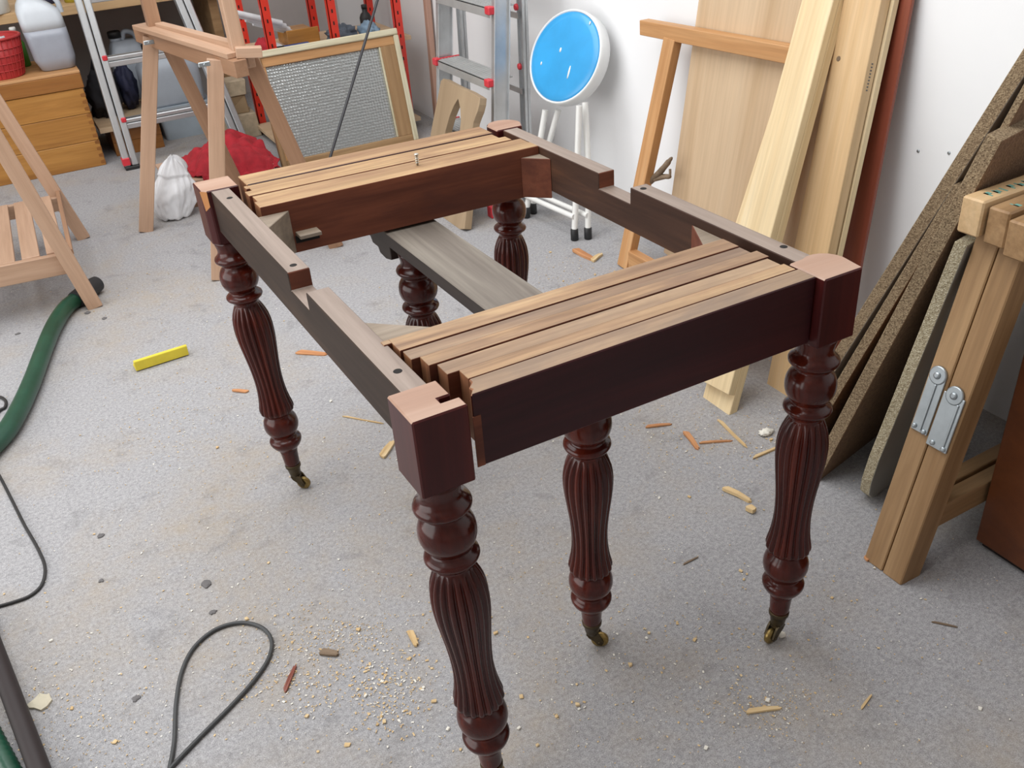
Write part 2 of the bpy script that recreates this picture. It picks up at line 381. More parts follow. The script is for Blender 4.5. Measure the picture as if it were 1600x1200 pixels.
ce.box(XL, XW, YF, sy0, ZC, ZC + 0.1).box(XL, XW, sy1, YB, ZC, ZC + 0.1).box(XL, sx0, sy0, sy1, ZC, ZC + 0.1).box(sx1, XW, sy0, sy1, ZC, ZC + 0.1)
struct('ceiling', ce, 'ceiling_white')
for i, (u, v) in enumerate([(1435, 236), (1483, 239)]):
    p = ax(u, v, XW); hb = MB().lathe([(0, 0.004), (0.002, 0.0035), (0.0021, 0.0015)], 10, 0, fn=lambda x, y, z, p=p: (p.x - z, p.y + x, p.z + y))
    tag(part('wall_plug', hb, 'steel_zinc'), ['small grey screw hole in white wall, nearer the red-brown board', 'small grey screw hole in white wall, nearer the leaning chipboards'][i], 'screw hole', 'screw holes in the wall')

# ================================================================== the table frame
W, L, BW, H, HB = 0.6751, 0.982, 0.0691, 0.72, 0.612
def tw(a, b, z): return (a - 0.0254 * b / L, b + (b / L) * (0.0163 - 0.0326 * a / W), z)
T = thing('dining_table_frame', (0.31, 0.48, 0), 'dark mahogany dining table frame with reeded legs on brass casters, top removed', 'table')
def blockp(name, poly, ax_='z', bev=0.002):
    mb = MB().prism(poly, HB, H, tw); return part(name, mb, ['mahogany_z', 'block_top'], T, bev, 1)
def rc(cx, cy, r, a0, a1, n=6): return [(cx + r * math.cos(math.radians(a0 + (a1 - a0) * k / n)), cy + r * math.sin(math.radians(a0 + (a1 - a0) * k / n))) for k in range(n + 1)]
w = BW
blockp('leg_block', [(0, 0), (w, 0), (w, .021), (.046, .021), (.046, .031), (.063, .031), (.063, w), (0, w)])
blockp('leg_block', [(W - w, 0), (W, 0)] + rc(W - .028, w - .028, .034, 0, 120) + [(W - w, w)])
blockp('leg_block', [(.010, L - w), (w, L - w), (w, L), (0, L), (0, L - w + .012)])
blockp('leg_block', [(W - w, L - w), (W - .012, L - w)] + rc(W - .035, L - .035, .036, -30, 160, 10))
part('split_edge', MB().add([tw(.0095, L - w - .0006, H - .001), tw(-.0006, L - w + .0115, H - .001), tw(.0095, L - w - .0006, H - .03), tw(.002, L - w + .009, H - .04)], [(0, 1, 3, 2)]), 'broken_wood', T)
# side rails with a housing notch
def side_rail(a0, a1, n0, n1, ms):
    poly = [(w - .001, .638), (L - w + .001, .638), (L - w + .001, H - .002), (n1, H - .002), (n1, .688), (n0, .688), (n0, H - .002), (w - .001, H - .002)]
    o = part('side_rail', MB().prism(poly, a0, a1, lambda p, q, t: tw(t, p, q)), ms + ['red_inner'], T, 0.0012, 1)
    for p in o.data.polygons:
        if abs(p.normal.y) > .8: p.material_index = 2
    return o
side_rail(.017, .0515, .393, .474, ['rail_side', 'rail_top'])
side_rail(.6195, .653, .465, .561, ['rail_inner', 'rail_top'])
def hole(a, b, r=.006): part('screw_hole', MB().lathe([(0, r), (.0006, r * .9)], 14, 0, fn=lambda x, y, z: (lambda q: (q[0] + x, q[1] + y, q[2]))(tw(a, b, H - .0022 + z))), 'hole_dark', T)
for a, b in ((.037, .858), (.034, .497), (.035, .116), (.634, .447), (.644, .120)): hole(a, b)
# near end: outer rail and runners, (b0,b1,aL,aR,z,mats)
ER = part('end_rail', MB().prism([(.080, .015), (.604, .015), (.604, .0485), (.095, .0485), (.0945, .040), (.086, .031), (.088, .0255)], .617, H, tw), ['mahogany_x', 'sawn_top_dull', 'runner_end'], T, 0.0015, 1)
for p in ER.data.polygons:
    if p.normal.x < -0.6: p.material_index = 2
part('worn_edge', MB().box(.0795, .090, .0143, .0155, .618, H - .03, 0, tw), 'red_inner', ER)
def runner(b0, b1, aL, aR, top='sawn_top', z0=.628, dz=0.0, extra=None, side='red_inner'):
    mb = MB().box(aL, aR, b0 + .0005, b1 - .0005, z0, H - .001 + dz, (0, 1, 0, 2, 0, 2), tw)
    if extra: mb.box(*extra, z0, H - .001 + dz, (0, 1, 0, 2, 0, 2), tw)
    return part('runner', mb, [side, top, 'runner_end'], T, 0.0006)
runner(.050, .075, .096, .602, 'sawn_top', dz=.0)
runner(.075, .104, .081, .5985, 'sawn_top_dull', dz=-.0012)
runner(.104, .131, .071, .603, 'sawn_top', dz=.0004)
runner(.131, .157, .060, .594, 'sawn_top_dull', dz=-.0008)
runner(.157, .194, .057, .594, 'sawn_top', dz=.0006, extra=(.046, .057, .182, .1935))
for a, b in ((.267, .188), (.388, .026), (.435, .031)): hole(a, b, .004)
# far end
runner(.768, .803, .066, .6185, 'sawn_top_far', .622, .0008)
runner(.803, .840, .073, .6185, 'sawn_top_far', .628, -.0008)
runner(.840, .869, .068, .600, 'sawn_top_far', .628, .0004)
runner(.869, .903, .082, .588, 'sawn_top_far', .628, -.0006, extra=(.0755, .082, .885, .9025))
part('end_rail', MB().box(.0825, .5925, .904, .966, .617, H, (0, 1, 0, 2, 0, 2), tw), ['mahogany_x', 'sawn_top_far', 'runner_end'], T, .0015)
# corner braces
def brace(tri, zt, zb=.624, ms=('red_inner', 'brace_pale')): return part('corner_brace', MB().prism(tri, zb, zt, tw), list(ms), T, .001, 1)
brace([(.052, .7675), (.052, .700), (.114, .7675)], .704, ms=('brace_pale', 'brace_pale'))
brace([(.619, .7675), (.577, .7675), (.619, .725)], .704)
brace([(.052, .1955), (.142, .1955), (.052, .279)], .709, ms=('brace_pale', 'brace_pale'))
brace([(.619, .1955), (.619, .297), (.566, .1955)], .703)
# lug and slot in the far runner
part('tenon_lug', MB().box(.118, .158, .742, .7685, .655, .662, 0, tw), 'brace_pale', T, .0008)
part('mortise', MB().box(.116, .160, .7672, .7679, .640, .654, 0, tw), 'hole_dark', T)
q = tw(.383, .812, H - .0005)
sc = MB(); sc.lathe([(0, .0022), (.020, .0022)], 10, 0, fn=lambda x, y, z: (q[0] + x, q[1] + y, q[2] + z))
for k in range(4): sc.lathe([(k * .004 + .003, .0022), (k * .004 + .0045, .0042), (k * .004 + .006, .0022)], 10, 0, fn=lambda x, y, z: (q[0] + x, q[1] + y, q[2] + z))
sc.lathe([(.019, .0045), (.021, .005), (.0225, .003)], 10, 0, fn=lambda x, y, z: (q[0] + x, q[1] + y, q[2] + z))
part('wood_screw', sc, 'screw_steel', T)
# centre bearer
part('centre_bearer', MB().box(.287, .392, .055, .95, .589, .6165, 0, tw), ['beam_dark', 'beam_grey'], T, .0015, 1)
part('bearer_corbel', MB().prism([(.772, .5895), (.93, .5895), (.925, .583), (.90, .583), (.895, .577), (.87, .577), (.862, .566), (.835, .566), (.828, .556), (.80, .553), (.772, .560)], .290, .352, lambda p, q, t: tw(t, p, q)), 'beam_dark', T, .001)
# legs
prof = [(.6125, .030), (.603, .0290), (.594, .0270), (.588, .0268), (.583, .0285), (.5785, .0325), (.5755, .0360), (.572, .0375), (.568, .0370), (.5645, .0340), (.562, .0295), (.560, .0268), (.557, .0258), (.5545, .0268),
        (.550, .0315), (.544, .0350), (.537, .0372), (.529, .0380), (.521, .0374), (.514, .0354), (.508, .0320), (.5035, .0278), (.501, .0262), (.4985, .0262), (.4965, .0285), (.494, .0325), (.491, .0358), (.4875, .0366),
        (.484, .0350), (.4815, .0315), (.480, .0285), (.477, .0275), (.4745, .0255), (.4705, .0245), (.4695, .0255), (.466, .0275), (.460, .0305), (.452, .0336), (.442, .0366), (.430, .0386), (.417, .0395), (.403, .0394),
        (.388, .0385), (.37, .0366), (.35, .0342), (.33, .0319), (.31, .0302), (.292, .0294), (.278, .0294), (.264, .0301), (.25, .0315), (.237, .0336), (.227, .0358), (.2195, .037), (.2145, .0368),
        (.2105, .0350), (.208, .031), (.2065, .0285), (.2035, .0268), (.2015, .0272), (.197, .0318), (.190, .0354), (.182, .0372), (.174, .0374), (.166, .0358), (.159, .0325), (.1545, .0285), (.1515, .0262), (.148, .0255),
        (.1455, .0268), (.1425, .0305), (.1395, .0340), (.136, .0352), (.132, .0348), (.1265, .0328), (.120, .0288), (.1145, .0236), (.1105, .0200), (.1085, .0188), (.106, .0196), (.103, .0188), (.09, .0178), (.075, .0168), (.064, .016)]
NR_ = 18
def reed(z, r, th):
    if .2085 < z < .4700:
        e = min(1.0, (.4705 - z) / .012, (z - .2078) / .004)
        return r * (1 - 0.17 * max(0, e) * (1 - abs(math.sin(NR_ * th / 2)) ** 0.75))
    return r
leg_me = mesh('leg', MB().lathe(prof[::-1], NR_ * 8, 0, reed), 'mahogany_leg')
fer_me = mesh('ferrule', MB().lathe([(.0335, .0085), (.038, .0115), (.044, .0128), (.058, .0148), (.0605, .0172), (.0665, .0176), (.0685, .0165)], 24), 'brass_dark')
cw = MB()
cw.lathe([(-.0055, .004), (-.0055, .0125), (-.003, .0155), (.003, .0155), (.0055, .0125), (.0055, .004)], 24, 0, fn=lambda x, y, z: (.0135 + x, z, .0157 + y))
wheel_me = mesh('caster_wheel', cw, 'brass')
fk = MB()
for s in (-1, 1):
    y = s * .0085
    fk.prism([(-.010, .036), (.008, .040), (.013, .034), (.0205, .017), (.017, .010), (.010, .011), (.004, .020), (-.006, .028)], y - .0018, y + .0018, lambda p, q2, t: (p, t, q2))
fk.box(-.010, .010, -.0085, .0085, .0325, .040); fk.lathe([(-.0115, .0035), (.0115, .0035)], 10, 0, fn=lambda x, y, z: (.0135 + x, z, .0157 + y))
fork_me = mesh('caster_fork', fk, 'brass_dark')
def leg(a, b, off, tdir, zt=HB):
    x, y, _ = tw(a, b, 0); top = Vector((x, y, HB)); bot = Vector((x + off[0], y + off[1], 0)); X = (top - bot); Zv = X.normalized()
    Xv = Vector((1, 0, 0)); Xv = (Xv - Zv * Xv.dot(Zv)).normalized(); Yv = Zv.cross(Xv)
    M = Matrix(((Xv.x, Yv.x, Zv.x, bot.x), (Xv.y, Yv.y, Zv.y, bot.y), (Xv.z, Yv.z, Zv.z, bot.z), (0, 0, 0, 1)))
    M2 = M @ Matrix.Scale(zt / HB, 4, (0, 0, 1))
    lo = link('leg', leg_me, T, M2)
    link('ferrule', fer_me, lo, M); rz = Matrix.Rotation(math.atan2(tdir[1], tdir[0]), 4, 'Z')
    Mw = Matrix.Translation(bot) @ rz
    link('caster_fork', fork_me, lo, Mw); link('caster_wheel', wheel_me, lo, Mw)
c = BW / 2
leg(c, c, (.0232, -.0109), (.6, .5)); leg(W - c, c, (-.016, -.0027), (-.97, -.15)); leg(c, L - c, (.0192, -.022), (.7, -.55)); leg(W - c, L - c, (-.0158, .0033), (-.5, .6))
leg(.3236, .155, (.0202, .0348), (.75, -.5), .5885); leg(.3187, .7297, (.0097, .0103), (-.4, .7), .5885)

# ================================================================== timber along the right wall
# blue folding stool
ST = thing('folding_stool', (1.32, 1.88, 0), 'folding stool with round blue vinyl seat and white tube legs against wall', 'stool')
sn = Vector((-.865, -.247, .436)).normalized(); scn = Vector((1.377, 1.943, .569)); sxv = Vector((0, 0, 1)).cross(sn).normalized(); syv = sn.cross(sxv)
SM = Matrix(((sxv.x, syv.x, sn.x, scn.x), (sxv.y, syv.y, sn.y, scn.y), (sxv.z, syv.z, sn.z, scn.z), (0, 0, 0, 1)))
se = part('seat', MB().lathe([(-.050, .120), (-.050, .146), (-.044, .153), (-.008, .1555), (.002, .154), (.006, .150), (.005, .1475), (-.001, .146), (-.002, .10)], 56), 'white_rim', ST, M=SM)
part('seat_pad', MB().lathe([(-.004, .146), (.003, .1455), (.006, .141), (.0075, .12), (.008, .02)], 56), 'blue_vinyl', se, M=SM)
for (u, v, sx_, sy_) in ((889, 113, .0035, .011), (876, 78, .004, .004), (846, 99, .003, .003), (922, 36, .003, .003)):
    d = ray(u, v); t = (scn + sn * .0075 - CAM).dot(sn) / d.dot(sn); P = SM.inverted() @ (CAM + d * t)
    part('paint_splash', MB().loft([[(P.x + sx_ * math.cos(k), P.y + sy_ * 2 * math.sin(k), z) for k in [i * math.pi / 5 for i in range(10)]] for z in (.0070, .0090)]), 'white_paint_drop', se, M=SM)
def stube(pts, r=.0105, nm='leg'):
    return part(nm, MB().tube(spline(pts, 6), r, 12), 'white_enamel', ST)
def stp(u, v, x0, k):
    d = ray(u, v); t = (x0 + k * CAM.z - CAM.x) / (d.x - k * d.z); return CAM + d * t
f1 = fl(898, 375); f2 = fl(919, 373); f3 = fl(823, 340); f4 = f3 + Vector((.04, .02, 0))
tA = stp(905, 165, 1.28, .14); tB = stp(852, 172, 1.28, .14)
back = Vector((.035, 0, 0))
stube([f1 + Vector((0, 0, .03)), f1 * .45 + tA * .55, tA]); stube([f3 + Vector((0, 0, .03)), f3 * .5 + tB * .5, tB])
stube([f2 + Vector((0, 0, .03)), f2 * .45 + (tA + back) * .55, tA + back + Vector((0, .02, 0))]); stube([f4 + Vector((0, 0, .03)), f4 * .5 + (tB + back) * .5, tB + back - Vector((0, .03, 0))])
stube([f1 + Vector((0, 0, .085)), f3 + Vector((0, 0, .085))], .009, 'crossbar'); stube([f2 + Vector((0, 0, .085)), f4 + Vector((0, 0, .085))], .009, 'crossbar')
for f in (f1, f2, f3, f4): part('rubber_foot', MB().lathe([(0, .011), (.002, .0135), (.04, .0135), (.042, .011)], 14, 0, fn=lambda x, y, z, f=f: (f.x + x, f.y + y, z)), 'black_rubber', ST)

# aluminium step ladder standing folded by the wall
SL = thing('step_ladder', (1.22, 2.35, 0), 'aluminium step ladder with wide treads and red end caps beside blue stool', 'ladder')
def slx(z): return 1.152 + .10 * z
yl0, yl1 = 2.60, 2.14
for y, s in ((yl0, -1), (yl1, 1)):
    yy = lambda z, y=y, s=s: y + (-.02 if s > 0 else .02) * (-z + .5) * 1.0
    M, LL = frame((slx(0.02), yy(0), .02), (slx(1.35), yy(1.35), 1.35), (1, 0, 0))
    mb = MB(); mb.box(0, LL, 0, .06, -.0015, .0015); mb.box(0, LL, 0, .003, -.012, .012); mb.box(0, LL, .057, .06, -.012, .012)
    part('stile', mb, 'aluminium', SL, .0006, M=M)
    part('foot_cap', MB().box(slx(0) - .012, slx(0) + .062, yy(0) - .018, yy(0) + .018, 0, .045), 'red_plastic', SL, .003)
for y in (yl0 + .10, yl1 + .06):
    M, LL = frame((1.345, y, .0), (1.385, y, 1.35), (0, 1, 0))
    mb = MB(); mb.box(0, LL, -.02, .02, -.0015, .0015); mb.box(0, LL, -.02, -.017, -.012, .012); mb.box(0, LL, .017, .02, -.012, .012)
    part('back_leg', mb, 'aluminium', SL, .0006, M=M)
for z in (.25, .485, .72, .955, 1.19):
    x = slx(z); mb = MB().box(x - .012, x + .085, yl1 + .012, yl0 - .012, z - .004, z)
    mb.box(x - .012, x - .009, yl1 + .012, yl0 - .012, z - .032, z)
    for k in range(7): mb.box(x - .006 + k * .013, x + .001 + k * .013, yl1 + .014, yl0 - .014, z, z + .0015)
    tr = part('tread', mb, 'aluminium_tread', SL, .0006)
    for y in (yl1 + .012, yl0 - .012): part('end_cap', MB().box(x - .022, x + .002, y - .016, y + .016, z - .020, z + .006), 'red_plastic', tr, .003)
    part('red_edge', MB().box(x, x + .086, yl0 - .018, yl0 - .008, z + .0005, z + .004), 'red_plastic', tr, .001)
for z in (.40, .66): part('brace_bar', MB().box(1.346, 1.352, yl1 + .06, yl0 + .10, z, z + .02), 'aluminium', SL)
for z in (.50, .70): part('hinge_rivet', MB().lathe([(0, .012), (.008, .011), (.010, .006)], 12, 0, fn=lambda x, y, q3, z=z: (1.345 - q3, yl1 + .06 + x, z + y)), 'red_plastic', SL)
# beige panel with pointed arch opening
gp = [(685, 116), (720, 126), (760, 146), (757, 160), (750, 178), (750, 196), (756, 215), (766, 240), (775, 270), (715, 352), (672, 330), (655, 260), (661, 225), (672, 185), (681, 150)]
hp = [(722, 149), (712, 160), (702, 180), (694, 205), (690, 222), (716, 218), (722, 200), (725, 180), (725, 165)]
def stp2(u, v): return stp(u, v, 1.0, .30)
base = stp2(715, 352)
po = [stp2(u, v) for u, v in gp]
z0 = min(p.z for p in po)
# local plane frame: X up the lean, Y along -y
GM, _ = frame((1.0, 2.25, 0), (1.3, 2.25, 1.0), (0, 1, 0)); GI = GM.inverted()
out2 = [(0.0, 0.24), (0.10, 0.215), (0.20, 0.205), (0.30, 0.20), (0.40, 0.19), (0.475, 0.185), (0.470, 0.06), (0.470, -0.05), (0.465, -0.135), (0.43, -0.14), (0.38, -0.118), (0.34, -0.118), (0.28, -0.135), (0.15, -0.165), (0.0, -0.19)]
in2 = [(0.430, 0.025), (0.40, 0.050), (0.36, 0.070), (0.30, 0.085), (0.22, 0.088), (0.22, -0.028), (0.30, -0.030), (0.36, -0.024), (0.40, -0.004)]
def ring_prism(mb, outer, inner, t0, t1, K=64):
    def resample(poly, c):
        pts = []
        for k in range(K):
            a = 2 * math.pi * k / K; d = (math.cos(a), math.sin(a)); best = 0
            for i in range(len(poly)):
                p, q3 = poly[i], poly[(i + 1) % len(poly)]
                ex, ey = q3[0] - p[0], q3[1] - p[1]; den = d[0] * ey - d[1] * ex
                if abs(den) < 1e-9: continue
                t = ((p[0] - c[0]) * ey - (p[1] - c[1]) * ex) / den; s = ((p[0] - c[0]) * d[1] - (p[1] - c[1]) * d[0]) / den
                if t > 0 and -1e-6 <= s <= 1 + 1e-6: best = max(best, t)
            pts.append((c[0] + d[0] * best, c[1] + d[1] * best))
        return pts
    c2 = (sum(p[0] for p in inner) / len(inner), sum(p[1] for p in inner) / len(inner))
    o, i = resample(outer, c2), resample(inner, c2)
    vs = [(p[0], p[1], t) for t in (t0, t1) for p in o] + [(p[0], p[1], t) for t in (t0, t1) for p in i]
    fs = []
    for k in range(K):
        n = (k + 1) % K
        fs += [(k, n, K + n, K + k), (2 * K + n, 2 * K + k, 3 * K + k, 3 * K + n), (k, 2 * K + k, 2 * K + n, n), (K + k, K + n, 3 * K + n, 3 * K + k)]
    mb.add(vs, fs)
gm = MB(); ring_prism(gm, out2, in2, -.028, 0)
tag(part('arched_panel', gm, 'mdf', bev=.001, M=GM), 'beige shaped wooden panel with pointed arch opening leaning on the step ladder', 'panel')
# pinkish batten at the end of the wall
plank('wood_batten', (1.495, 3.36, 0), (1.50, 3.30, 1.5), (0, 1, 0), .032, .025, 'pink_wood', label='slim pinkish wooden batten upright against wall beside red shelving', cat='batten')
# open wooden frame
FR = thing('timber_framework', (1.32, 1.3, 0), 'open orange-brown wooden frame leaning against wall in front of plywood', 'frame')
fxz = lambda z: 1.295 + .21 * z
plank('stile', (fxz(0), 1.475, 0.0), (fxz(.69), 1.442, .69), (0, 1, 0), .052, .03, 'pine_orange', FR)
plank('stile', (fxz(0), .93, 0.0), (fxz(.69), .93, .69), (0, 1, 0), .052, .03, 'pine_orange', FR)
plank('top_rail', (fxz(.705), 1.588, .703), (fxz(.725), .86, .725), (0, 0, 1), .042, .034, 'pine_orange', FR)
plank('bottom_rail', (fxz(.035), 1.448, .035), (fxz(.035), .95, .035), (0, 0, 1), .065, .03, 'pine_orange', FR)
# plywood sheet
PL = MB()
M, LL = frame((1.428, 1.16, 0.0), (1.508, 1.03, 1.35), (0, 1, 0))
tag(part('plywood_sheet', MB().box(0, LL, -.27, .285, -.004, .005), 'ply', M=M), 'pale plywood sheet leaning flat against wall behind the open frame', 'sheet')
# twisted dark root piece
tw_pts = [ax(1008, 290, 1.36), ax(1020, 280, 1.37), ax(1032, 268, 1.375), ax(1042, 256, 1.38), ax(1050, 246, 1.385)]
tq = thing('broken_branch', fl(1005, 305, 0.2), 'short dark broken branch wedged between open frame and plywood sheet', 'branch')
part('stem', MB().tube(spline([tw_pts[0] + Vector((-.03, .01, -.06))] + tw_pts, 4), [.011] * 8 + [.010] * 6 + [.009] * 4 + [.006] * 2 + [.003], 8), 'weathered', tq)
part('side_stub', MB().tube(spline([tw_pts[1], ax(1036, 276, 1.38), ax(1046, 275, 1.385), ax(1047, 264, 1.39)], 4), [.009] * 5 + [.008] * 4 + [.004] * 4, 8), 'weathered', tq)
# pale pine boards
def lean_board(name, foot, top, wdir, wd, th, ms, label, t0=None, w0=None, cat='board'):
    M, LL = frame(foot, top, wdir); w0 = -wd / 2 if w0 is None else w0; t0 = 0 if t0 is None else t0
    return tag(part(name, MB().box(0, LL, w0, w0 + wd, t0, t0 + th), ms, bev=.0015, M=M), label, cat, 'boards leaning on the right wall')
# each board: the line of its near front edge, on a plane leaning to the wall
def edge_line(ua, va, ub, vb, x0, k, zt):
    a_, b_ = stp(ua, va, x0, k), stp(ub, vb, x0, k); d = (b_ - a_) / (b_.z - a_.z)
    return a_ - d * a_.z, a_ + d * (zt - a_.z)
def wall_board(name, px, x0, k, zt, wd, th, ms, label):
    p_, q_ = edge_line(*px, x0, k, zt)
    return lean_board(name, p_, q_, (0, 1, 0), wd, th, ms, label, t0=-th, w0=0)
A0, A1 = edge_line(1302, 0, 1128, 655, .99, .47, .90)
BA = thing('pine_board', A0, 'wide pale pine board with stepped foot, frontmost of the leaning boards', 'board', 'boards leaning on the right wall')
M, LL = frame(A0, A1, (0, 1, 0))
part('plank', MB().prism([(.0, .012), (.012, .0), (LL, .0), (LL, .090), (.0, .100)], -.046, -.0215, lambda p, q3, t: (p, q3, t)), 'pine_pale', BA, .0015, M=M)
part('plank', MB().prism([(.060, .0), (LL, .0), (LL, .092), (.12, .112), (.10, .112), (.09, .100), (.07, .096)], -.021, 0, lambda p, q3, t: (p, q3, t)), 'pine_pale', BA, .0015, M=M)
part('knot', MB().lathe([(0, .006), (.0004, .005)], 12, 0), 'grey_flake', BA, M=Matrix.Translation(M @ Vector((.155, .055, .0003))) @ M.to_3x3().to_4x4())
wall_board('pine_offcut', (1274, 93, 1192, 341), 1.10, .40, .715, .085, .02, 'pine_pale', 'short slim pale pine offcut tucked behind the stepped-foot board')
bB = wall_board('pine_board', (1377, 0, 1303, 350), 1.185, .285, .90, .105, .030, 'pine_tan', 'tan pine board with a small ink stamp behind the stepped-foot board')
sp_ = MB()
for k in range(9): sp_.box(.735 + k * .007, .738 + k * .007, -.0006, .0002, -.017, -.012)
part('ink_stamp', sp_, 'grey_flake', bB, M=WM[bB.name])
part('knot', MB().lathe([(0, .006), (.0004, .005)], 12, 0), 'weathered', bB, M=WM[bB.name] @ Matrix.Translation((.80, .085, .0002)))
bC = wall_board('pine_board', (1397, 0, 1320, 350), 1.225, .277, .90, .088, .018, 'pine_pale', 'pale pine board next to the red-brown board, rearmost pine')
wall_board('stained_board', (1425, 0, 1357, 350), 1.35, .162, .97, .13, .010, 'red_stained', 'thin red-brown stained board against wall behind the pine boards')

# chipboards leaning toward the trestle, edges to the left
td = Vector((.976, .217, 0))
def sheet(name, foot, top, wid, th, ms, label, bev=.001, cat='sheet', z_end=None):
    M, LL = frame(foot, top, td); mb = MB().box(0, LL, 0, wid, -th, 0, (0, 0, 0, 0, 0, 0))
    o = part(name, mb, ms, bev=bev, M=M)
    for p in o.data.polygons:
        if abs(p.normal.y) > .8 or abs(p.normal.x) > .8: p.material_index = 1
    return tag(o, label, cat, 'chipboard sheets by the trestle')
sheet('chipboard_sheet', (1.055, .490, 0), (1.125, .120, .96), .36, .024, ['laminate_grey', 'chip_edge'], 'tallest chipboard sheet at the back of the stack beside white wall')
sheet('chipboard_sheet', (1.045, .432, 0), (1.098, .195, .685), .36, .020, ['chip_face', 'chip_edge'], 'middle chipboard sheet with the shortest height in the stack')
sheet('chipboard_sheet', (1.0, .346, 0), (1.052, .120, .80), .38, .026, ['chip_face', 'chip_edge'], 'front brown chipboard sheet whose corner stands nearest the turned leg')
sheet('chipboard_sheet', (1.075, .385, 0), (1.115, .098, .93), .30, .012, ['chip_face', 'chip_edge'], 'narrow tall chipboard strip between the front and middle sheets')
# worktop with rounded corner
M, LL = frame((1.0, .225, 0), (1.035, .127, .62), td)
rp = [(.30, 0), (.62, .012), (.62, .34), (0, .34), (0, .06)] + [(.20 - .20 * math.sin(math.radians(a)) , .062 - .062 * math.cos(math.radians(90 - a))) for a in range(80, -1, -16)]
rp = [(0, .34), (0, .075), (.012, .045), (.035, .022), (.075, .008), (.14, 0), (LL, 0), (LL, .34)]
wt = part('worktop_offcut', MB().prism([(a, b) for a, b in rp], -.022, 0, lambda p, q3, t: (p, q3, t), 1, 0), ['laminate_grey', 'chip_light'], bev=.001, M=M)
tag(wt, 'grey laminate worktop offcut with rounded corner beside the hinged trestle', 'offcut')

# hinged folding trestle on the right
TR = thing('folding_trestle', (.93, .05, 0), 'folded wooden trestle with metal hinge plates beside the brown cabinet', 'trestle')
tdir = Vector((.155, .012, .64))
def trl(y0, x0=.905, ww=.043, th=.052, nm='leg', xl=0.0):
    p0 = Vector((x0 + xl, y0, 0)); M, LL = frame(p0, p0 + tdir, (0, 1, 0)); return part(nm, MB().box(0, LL, -ww / 2, ww / 2, -th, 0), 'trestle_wood', TR, .002, M=M)
trl(.073); trl(.0275)
# far legs of the same frames
p0 = Vector((1.42, .07, 0))
for y in (.073, .0275):
    M, LL = frame((1.47, y + .03, 0), (1.36, y + .05, .645), (0, 1, 0)); part('leg', MB().box(0, LL, -.02, .02, -.025, .025), 'trestle_wood', TR, .002, M=M)
plank('stretcher', (.945, .066, .12), (1.44, .078, .12), (0, 0, 1), .05, .03, 'trestle_wood', TR, w0=-.025)
plank('stretcher', (.945, .030, .12), (1.44, .038, .12), (0, 0, 1), .05, .03, 'trestle_wood', TR, w0=-.025)
ends = [(.098, .040), (.056, .038), (.014, .040)]
for i, (y, d) in enumerate(ends):
    x0_ = (1.020, 1.030, 1.026)[i]
    bp = plank('top_beam', (x0_, y, .672 + (.004, -.004, -.012)[i]), (1.49, y + .012, .676), (0, 1, 0), d, .062, 'trestle_wood' if i else 'pine_tan', TR, .003)
    gp_ = MB(); zt_ = .7031 + (.004, -.004, -.012)[i]; gr = random.Random(30 + i)
    for k in range(18):
        xk = x0_ + .03 + k * .018
        gp_.box(xk, xk + .003, y - .010, y + .006, zt_, zt_ + .0006)
        if gr.random() < .7: gp_.box(xk, xk + .010, y - .010 + gr.choice((0, .007, .013)), y - .007 + gr.choice((0, .007, .013)), zt_, zt_ + .0006)
    part('green_print', gp_, 'green_print', bp)
# hinge plates on the legs
hz = Vector((1.0, .055, .375)); HM, _ = frame(Vector((.905, .05, 0)) + tdir * .535, Vector((.905, .05, 0)) + tdir, (0, 1, 0))
HI = part('hinge', MB().box(-.060, .052, .006, .040, .0005, .004), 'steel_zinc', TR, .0008, M=HM)
part('hinge_plate', MB().box(-.072, .032, -.040, .002, .0005, .0045), 'steel_zinc', HI, .0008, M=HM)
for y in (.023, -.019):
    zt_ = .052 if y > 0 else .032
    part('hinge_knuckle', MB().lathe([(0.0005, .017), (.005, .017), (.006, .015)], 18, 0, fn=lambda x, yy, z, y=y, zt_=zt_: (zt_ + x, y + yy, z)), 'steel_zinc', HI, M=HM)
    part('rivet', MB().lathe([(.005, .0075), (.009, .006), (.010, .003)], 12, 0, fn=lambda x, yy, z, y=y, zt_=zt_: (zt_ + x, y + yy, z)), 'steel_zinc', HI, M=HM)
for y, zz in ((.034, -.052), (.013, -.055), (-.010, -.064), (-.033, -.066)):
    part('screw', MB().lathe([(.003, .0055), (.007, .0045), (.008, .002)], 10, 0, fn=lambda x, yy, z, y=y, zz=zz: (zz + x, y + yy, z)), 'steel_zinc', HI, M=HM)
part('hinge_rib', MB().box(-.055, .035, .0185, .0225, .004, .0065), 'steel_zinc', HI, .0008, M=HM)
part('hinge_rib', MB().box(-.068, .020, -.034, -.030, .0045, .007), 'steel_zinc', HI, .0008, M=HM)

# brown cabinet at the right edge
CB = thing('cabinet', (1.30, -.35, 0), 'reddish brown wooden cabinet at the right edge beside the trestle', 'cabinet')
part('body', MB().box(1.112, 1.5, -.75, .010, .012, .505), 'cabinet_brown', CB, .002)
part('top', MB().box(1.105, 1.505, -.76, .016, .505, .522), 'cabinet_brown', CB, .003)
part('plinth', MB().box(1.122, 1.5, -.74, .0, 0, .012), 'hole_dark', CB)

